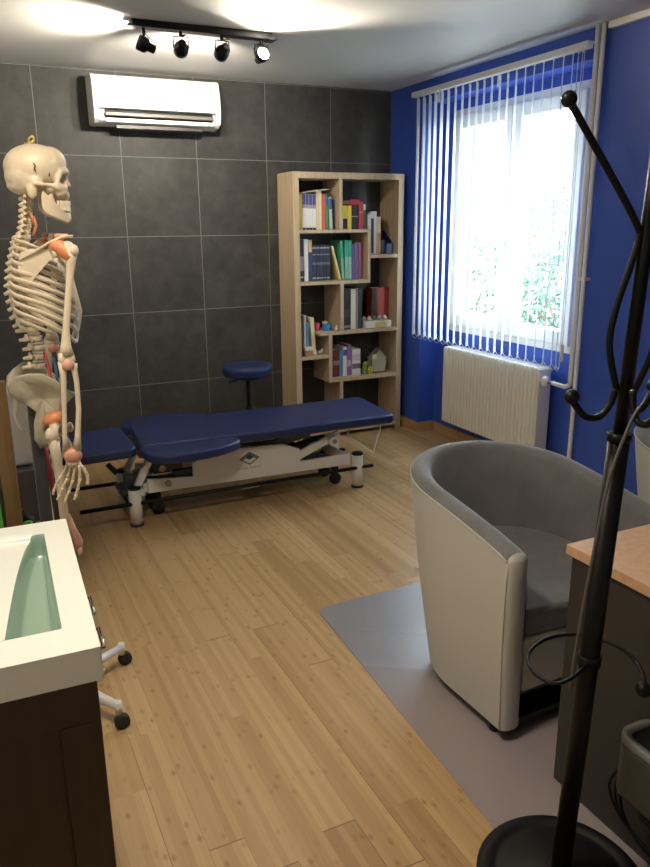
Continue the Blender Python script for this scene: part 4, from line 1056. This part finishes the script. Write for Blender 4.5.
# ribs
thor = [v for v, q in zip(vz_, zs_) if q[1] == 'thoracic_vertebra']
xf = [-2.790, -2.775, -2.762, -2.752, -2.744, -2.739, -2.737, -2.738, -2.744, -2.758]
Wd = [.055, .080, .097, .108, .116, .121, .124, .125, .124, .120, .108, .085]
for i, (z, x) in enumerate(thor):
    for s in (-1, 1):
        last = 10 if i < 10 else (6 if i == 10 else 5)
        pts = []; xb_ = x-.018; drop = .050+.004*i
        xfr = xf[i] if i < 10 else -2.745
        for k in range(0, 13 if i < 10 else (8 if i == 10 else 6)):
            th = R(10+ (138*k/12))
            cx_ = (xb_+xfr)/2; hx = (xfr-xb_)/2
            back = -.024*math.exp(-((th-.7)/.5)**2)
            pts.append(V((cx_-hx*math.cos(th)+back, YM+s*Wd[i]*math.sin(th)**.8, z-drop*(1-math.cos(th))/2*1.15)))
        pts = [V((x-.006, YM+s*.012, z+.004))]+pts
        rb2 = MB().tube(pts, .0058, 8, flat=(.55, 1.25)).build('rib', M['bone'], sk_)
        if i < 10:
            e = pts[-1]
            zt = 1.432-.019*i if i < 7 else 1.292-.006*(i-7)
            xst = -2.768+ (.036*min(i, 7)/7)
            mid = V(((e.x+xst)/2+.004, (e.y+YM+s*.012)/2, min(e.z, zt)-.004*(i > 4)*(i-4)))
            MB().tube(curve([e, mid, V((xst, YM+s*.012, zt))], 4), .0062, 8, flat=(.7, 1.1)).build('costal_cartilage', M['bone_grey'], rb2)
MB().tube([(-2.772, YM, 1.462), (-2.764, YM, 1.435), (-2.752, YM, 1.415), (-2.741, YM, 1.36), (-2.732, YM, 1.30), (-2.731, YM, 1.27), (-2.733, YM, 1.245)], [.012, .020, .016, .014, .015, .009, .004], 12, flat=(1.1, .42)).build('sternum', M['bone'], sk_)
for s in (-1, 1):
    MB().tube(curve([(-2.768, YM+s*.015, 1.460), (-2.752, YM+s*.06, 1.478), (-2.775, YM+s*.11, 1.502), (-2.768, YM+s*.155, 1.520)], 5), .0060, 8).build('clavicle', M['bone'], sk_)
    yb_ = YM+s*.085
    # shoulder blade
    sc_ = MB()
    poly = [(-2.878, 1.478), (-2.850, 1.488), (-2.815, 1.486), (-2.792, 1.492), (-2.790, 1.468), (-2.812, 1.452), (-2.836, 1.425), (-2.862, 1.392), (-2.874, 1.378), (-2.884, 1.392), (-2.888, 1.44)]
    def yw(p): return yb_+s*(.075*(p[0]+2.885)/.095)
    sc_.prism([p for p in poly], lambda p: V((p[0], yw(p)-.0028, p[1])), lambda p: V((p[0], yw(p)+.0028, p[1])))
    sb_ = sc_.build('scapula', M['bone'], sk_, bevel=.0018)
    MB().tube([(-2.884, YM+s*.09, 1.455), (-2.845, YM+s*.125, 1.478), (-2.805, YM+s*.160, 1.504), (-2.770, YM+s*.172, 1.519), (-2.745, YM+s*.168, 1.520)], [.003, .006, .007, .009, .006], 8, flat=(1, .6)).build('scapular_spine', M['bone'], sb_)
    MB().tube([(-2.808, YM+s*.150, 1.490), (-2.785, YM+s*.152, 1.495), (-2.765, YM+s*.145, 1.487)], [.007, .006, .005], 8).ball((-2.794, YM+s*.160, 1.478), (.010, .010, .016)).build('coracoid', M['bone'], sb_)
    ya = YM+s*.178
    def P3(x, z, dy=0): return V((x, ya+s*dy, z))
    hu = MB().ball(P3(-2.762, 1.488, -.012), (.021, .020, .020)).ball(P3(-2.748, 1.483, .006), (.013, .013, .016)).tube([P3(-2.753, 1.490), P3(-2.757, 1.455), P3(-2.763, 1.42), P3(-2.775, 1.35), P3(-2.788, 1.27), P3(-2.793, 1.225), P3(-2.794, 1.198)], [.018, .0135, .0105, .0092, .0098, .014, .021], 12, flat=(1, .8))
    hu.tube([P3(-2.815, 1.190), P3(-2.794, 1.186), P3(-2.773, 1.190)], [.010, .012, .011], 10)
    ho = hu.build('humerus', M['bone'], sk_)
    MB().tube([P3(-2.806, 1.499, -.018), P3(-2.786, 1.496, -.016), P3(-2.765, 1.476, -.010), P3(-2.760, 1.458, .004)], [.010, .020, .021, .010], 18).build('shoulder_ligament', M['orange'], ho)
    MB().tube([P3(-2.758, 1.522, -.006), P3(-2.790, 1.521, -.018)], [.005, .007], 8).build('acromial_ligament', M['wristm'], ho)
    el = MB().lathe([(.012, -.016), (.020, -.010), (.021, .002), (.017, .012), (.010, .016)], P3(-2.794, 1.172), 14).build('elbow_ligament', M['pinkm'], ho)
    ul = MB().ball(P3(-2.808, 1.190, .004), (.011, .012, .018)).tube([P3(-2.808, 1.18), P3(-2.808, 1.14), P3(-2.815, 1.05), P3(-2.822, .96), P3(-2.822, .925)], [.0125, .0085, .0068, .0066, .0085], 10).build('ulna', M['bone'], sk_)
    ra_ = MB().tube([P3(-2.778, 1.172), P3(-2.777, 1.155), P3(-2.774, 1.12), P3(-2.776, 1.04), P3(-2.786, .96), P3(-2.792, .920)], [.0115, .0085, .0072, .0072, .0085, .0135], 10).build('radius', M['bone'], sk_)
    MB().ball(P3(-2.805, .904), (.027, .018, .024)).build('wrist_ligament', M['wristm'], ra_)
    def hand(mb):
        mb.ball(P3(-2.806, .884), (.021, .012, .016))
        F = [[(-2.790, .874), (-2.792, .835), (-2.800, .806), (-2.808, .785), (-2.814, .770)],
             [(-2.802, .872), (-2.812, .830), (-2.824, .800), (-2.836, .778), (-2.842, .762)],
             [(-2.812, .874), (-2.826, .836), (-2.842, .808), (-2.853, .788), (-2.860, .774)],
             [(-2.820, .878), (-2.840, .846), (-2.857, .822), (-2.866, .804), (-2.870, .790)]]
        for fi, f in enumerate(F):
            dy = -.006*fi+.006
            for a1, a2 in zip(f, f[1:]):
                A = P3(a1[0], a1[1], dy); B = P3(a2[0], a2[1], dy-.002); r1 = .0056-.0003*fi
                mb.tube([A, A.lerp(B, .15), A.lerp(B, .5), A.lerp(B, .85), B], [r1*.7, r1, r1*.62, r1*.95, r1*.7], 8)
        th = [(-2.792, .882), (-2.780, .862), (-2.772, .842), (-2.770, .826), (-2.773, .812)]
        for a1, a2 in zip(th, th[1:]):
            A = P3(a1[0], a1[1], .002); B = P3(a2[0], a2[1], .004)
            mb.tube([A, A.lerp(B, .15), A.lerp(B, .5), A.lerp(B, .85), B], [.0045, .0062, .0042, .0058, .004], 8)
    hb = MB(); hand(hb); hb.build('hand_bones', M['bone'], sk_)
    # hip bone
    hp2 = [(-2.952, 1.085), (-2.946, 1.112), (-2.927, 1.130), (-2.894, 1.143), (-2.857, 1.139), (-2.823, 1.117), (-2.796, 1.087), (-2.768, 1.069), (-2.786, 1.050), (-2.805, 1.034), (-2.812, 1.004), (-2.806, .972), (-2.790, .948), (-2.800, .932), (-2.832, .938), (-2.848, .958), (-2.868, .950), (-2.862, .914), (-2.884, .908), (-2.898, .938), (-2.894, .985), (-2.884, 1.022), (-2.905, 1.044), (-2.931, 1.054), (-2.948, 1.066)]
    hx_ = MB()
    def hy(p):
        t = max(0, (p[1]-1.0)/.14); f = max(0, (p[0]+2.86)/.09)
        return YM+s*(.074+.034*t*t+ .012*f - (.055 if p[1] < .96 and p[0] > -2.84 else 0)-(.04 if p[0] < -2.92 else 0))
    hv = []
    # ilium built as a ring-filled plate so it can curve
    cen = (-2.858, 1.055)
    for sgn in (-1, 1):
        rows = []
        for q in (1.0, .93, .6, .3, .02):
            row = []
            for p in hp2:
                pp_ = (cen[0]+(p[0]-cen[0])*q, cen[1]+(p[1]-cen[1])*q)
                thick = .0045 if q < .95 else .0
                if pp_[1] < 1.0: thick += .004 if q < .95 else 0
                if q > .9 and q < .95: thick *= 1.5
                dish = -.014*(1-q)*(1 if pp_[1] > 1.03 else .2)
                row.append(V((pp_[0], hy(pp_)+sgn*thick+s*dish, pp_[1])))
            rows.append(row)
        hx_.grid(rows, closed=True)
    bmesh.ops.remove_doubles(hx_.b, verts=hx_.b.verts, dist=.0004)
    hpb = hx_.build('hip_bone', M['hipbone'], sk_)
    MB().tube([(-2.866, YM+s*.094, .985), (-2.850, YM+s*.100, 1.000), (-2.826, YM+s*.102, 1.004), (-2.812, YM+s*.098, .992)], [.010, .020, .022, .012], 12).build('hip_socket', M['orange'], hpb)
    # femur, set slightly forward
    yf_ = YM+s*.095
    def P4(x, z, dy=0): return V((x, yf_+s*dy, z))
    xo = 0 if s < 0 else -.030
    fe = MB().ball(P4(-2.838+xo*.5, .992, .004), .022).tube([P4(-2.838+xo*.5, .990, .004), P4(-2.846+xo*.6, .968, .030), P4(-2.850+xo, .945, .036)], [.014, .013, .018], 10)
    fe.ball(P4(-2.856+xo, .962, .042), (.016, .014, .022))
    fe.tube([P4(-2.850+xo, .952, .036), P4(-2.846+xo, .90, .028), P4(-2.842+xo, .80, .016), P4(-2.840+xo, .68, .004), P4(-2.842+xo, .60, 0), P4(-2.842+xo, .565, 0)], [.017, .0145, .013, .0135, .018, .026], 12)
    fe.ball(P4(-2.848+xo, .548, -.016), (.022, .015, .018)).ball(P4(-2.848+xo, .548, .016), (.022, .015, .018))
    fo = fe.build('femur', M['bone'], sk_)
    if s < 0:
        MB().tube([P4(-2.826, .70, .010), P4(-2.818, .64, .006), P4(-2.808, .60, 0), P4(-2.808, .575, 0)], [.003, .012, .016, .010], 10).build('thigh_muscle', M['pinkm'], fo)
        MB().ball(P4(-2.806, .572), (.010, .018, .018)).build('patella', M['pinkm'], fo)
    else:
        MB().tube([P4(-2.875, .940, .0), P4(-2.865, .86, 0), P4(-2.852, .76, .0), P4(-2.850, .70, 0)], [.006, .013, .011, .004], 10).build('thigh_muscle', M['muscle'], fo)
        MB().tube([P4(-2.890, .925, -.012), P4(-2.884, .86, -.012), P4(-2.872, .76, -.012), P4(-2.862, .66, -.010)], [.006, .009, .009, .004], 10).build('thigh_tendon', M['pinkm'], fo)
        MB().ball(P4(-2.836, .572), (.010, .018, .018)).build('patella', M['bone'], fo)
    ti = MB().ball(P4(-2.850+xo, .515), (.022, .030, .014)).tube([P4(-2.850+xo, .515), P4(-2.852+xo, .47), P4(-2.862+xo, .35), P4(-2.872+xo, .22), P4(-2.874+xo, .175)], [.022, .014, .0115, .010, .017], 12).build('tibia', M['bone'], sk_)
    MB().tube([P4(-2.866+xo, .505, .028), P4(-2.872+xo, .35, .026), P4(-2.880+xo, .17, .024)], [.008, .0055, .008], 8).build('fibula', M['bone'], sk_)
    ft = MB().ball(P4(-2.900+xo, .150), (.026, .015, .018)).ball(P4(-2.872+xo, .158), (.020, .016, .014))
    for k in range(5):
        ft.tube([P4(-2.862+xo, .150, -.012+.006*k), P4(-2.815+xo, .135, -.022+.011*k), P4(-2.788+xo-.003*k, .122, -.026+.013*k), P4(-2.762+xo-.006*k, .116, -.028+.014*k)], [.008, .005, .0065, .004], 8)
    ft.build('foot_bones', M['bone'], sk_)
MB().tube([(-2.888, YM, 1.112), (-2.905, YM, 1.085), (-2.928, YM, 1.045), (-2.938, YM, 1.005), (-2.932, YM, .965), (-2.918, YM, .945)], [.028, .030, .024, .014, .008, .004], 12, flat=(1.25, .5)).build('sacrum', M['bone'], sk_)
MB().ball((-2.785, YM, .945), (.010, .020, .016)).build('pubic_joint', M['bone_grey'], sk_)
MB().tube([(-2.838, YM-.02, 1.19), (-2.832, YM-.03, 1.14), (-2.826, YM-.045, 1.09), (-2.83, YM-.06, 1.03)], .0045, 8).build('iliac_vessel', M['muscle'], sk_)
MB().tube([(-2.815, YM-.02, 1.17), (-2.812, YM-.03, 1.13), (-2.812, YM-.045, 1.08)], .004, 8).build('iliac_vein', colmat((.05, .09, .22)), sk_)
MB().ball((-2.884, YM-.035, 1.0), (.010, .010, .012)).build('nerve_bundle', M['muscle'], sk_)

# ------------------------------------------------------------------ unseen ceiling lamp, added for warm light on skeleton and basin
clp = thing('added_ceiling_lamp', 'round white ceiling lamp out of view, added for warm fill light', 'ceiling light', (-2.85, -3.75, H))
MB().lathe([(.20, -.045), (.205, -.03), (.205, -.001), (.10, 0)], (-2.85, -3.75, H), 32).build('lamp_body', M['pvc'], clp)
MB().lathe([(.01, -.075), (.12, -.07), (.175, -.055), (.195, -.0455)], (-2.85, -3.75, H), 32).build('diffuser', mat('lit_diffuser', (1, .95, .85), .4, emis=(1, .86, .68), es=9), clp)
L = bpy.data.lights.new('added_lamp_glow', 'AREA'); L.shape = 'DISK'; L.size = .36; L.energy = 20; L.color = (1, .87, .70)
lo = bpy.data.objects.new('added_lamp_glow', L); C.objects.link(lo); lo.parent = clp; lo.location = (0, 0, -.085)

# daylight portal in the window opening
L = bpy.data.lights.new('window_portal', 'AREA'); L.shape = 'RECTANGLE'; L.size = 1.45; L.size_y = 1.25; L.cycles.is_portal = True
lo = bpy.data.objects.new('window_portal', L); C.objects.link(lo); lo.location = (X2+.01, -1.255, 1.54); lo.rotation_euler = (0, R(90), 0)

# ------------------------------------------------------------------ sky
wd = bpy.data.worlds.new('sky'); SC.world = wd; wd.use_nodes = True; nt = wd.node_tree
bg = nt.nodes['Background']; tc = nt.nodes.new('ShaderNodeTexCoord'); sx = nt.nodes.new('ShaderNodeSeparateXYZ'); nt.links.new(tc.outputs['Generated'], sx.inputs[0])
rp_ = nt.nodes.new('ShaderNodeValToRGB'); rp_.color_ramp.elements[0].position = .0; rp_.color_ramp.elements[1].position = .8
rp_.color_ramp.elements[0].color = (.93, .97, 1, 1); rp_.color_ramp.elements[1].color = (.72, .86, 1, 1)
nt.links.new(sx.outputs[2], rp_.inputs[0]); nt.links.new(rp_.outputs[0], bg.inputs[0]); bg.inputs[1].default_value = 19.0

# ------------------------------------------------------------------ camera
cam = bpy.data.cameras.new('camera'); co = bpy.data.objects.new('camera', cam); C.objects.link(co); SC.camera = co
yaw, pitch, roll, fpx = .4456, .2716, -.0099, 745.28
fw = V((math.sin(yaw)*math.cos(pitch), math.cos(yaw)*math.cos(pitch), -math.sin(pitch))); r_ = V((math.cos(yaw), -math.sin(yaw), 0)); u_ = r_.cross(fw)
c_, s_ = math.cos(roll), math.sin(roll); rr = r_*c_+u_*s_; uu = -r_*s_+u_*c_
m = Matrix((rr, uu, -fw)).transposed().to_4x4(); m.translation = V((-3.0362, -5.1554, 1.5404)); co.matrix_world = m
cam.sensor_fit = 'VERTICAL'; cam.sensor_height = 36; cam.lens = fpx/867*36; cam.clip_start = .05

for o in list(bpy.data.objects):
    if '_o' in o.keys(): del o['_o']
    if 'label' in o.keys() and o['label'] is None: del o['label']
SC.view_settings.view_transform = 'Standard'; SC.view_settings.look = 'None'; SC.view_settings.gamma = 1; SC.view_settings.exposure = .15
SC.cycles.use_denoising = True; SC.cycles.max_bounces = 8; SC.cycles.diffuse_bounces = 5; SC.cycles.sample_clamp_indirect = 6; SC.cycles.caustics_reflective = False; SC.cycles.caustics_refractive = False
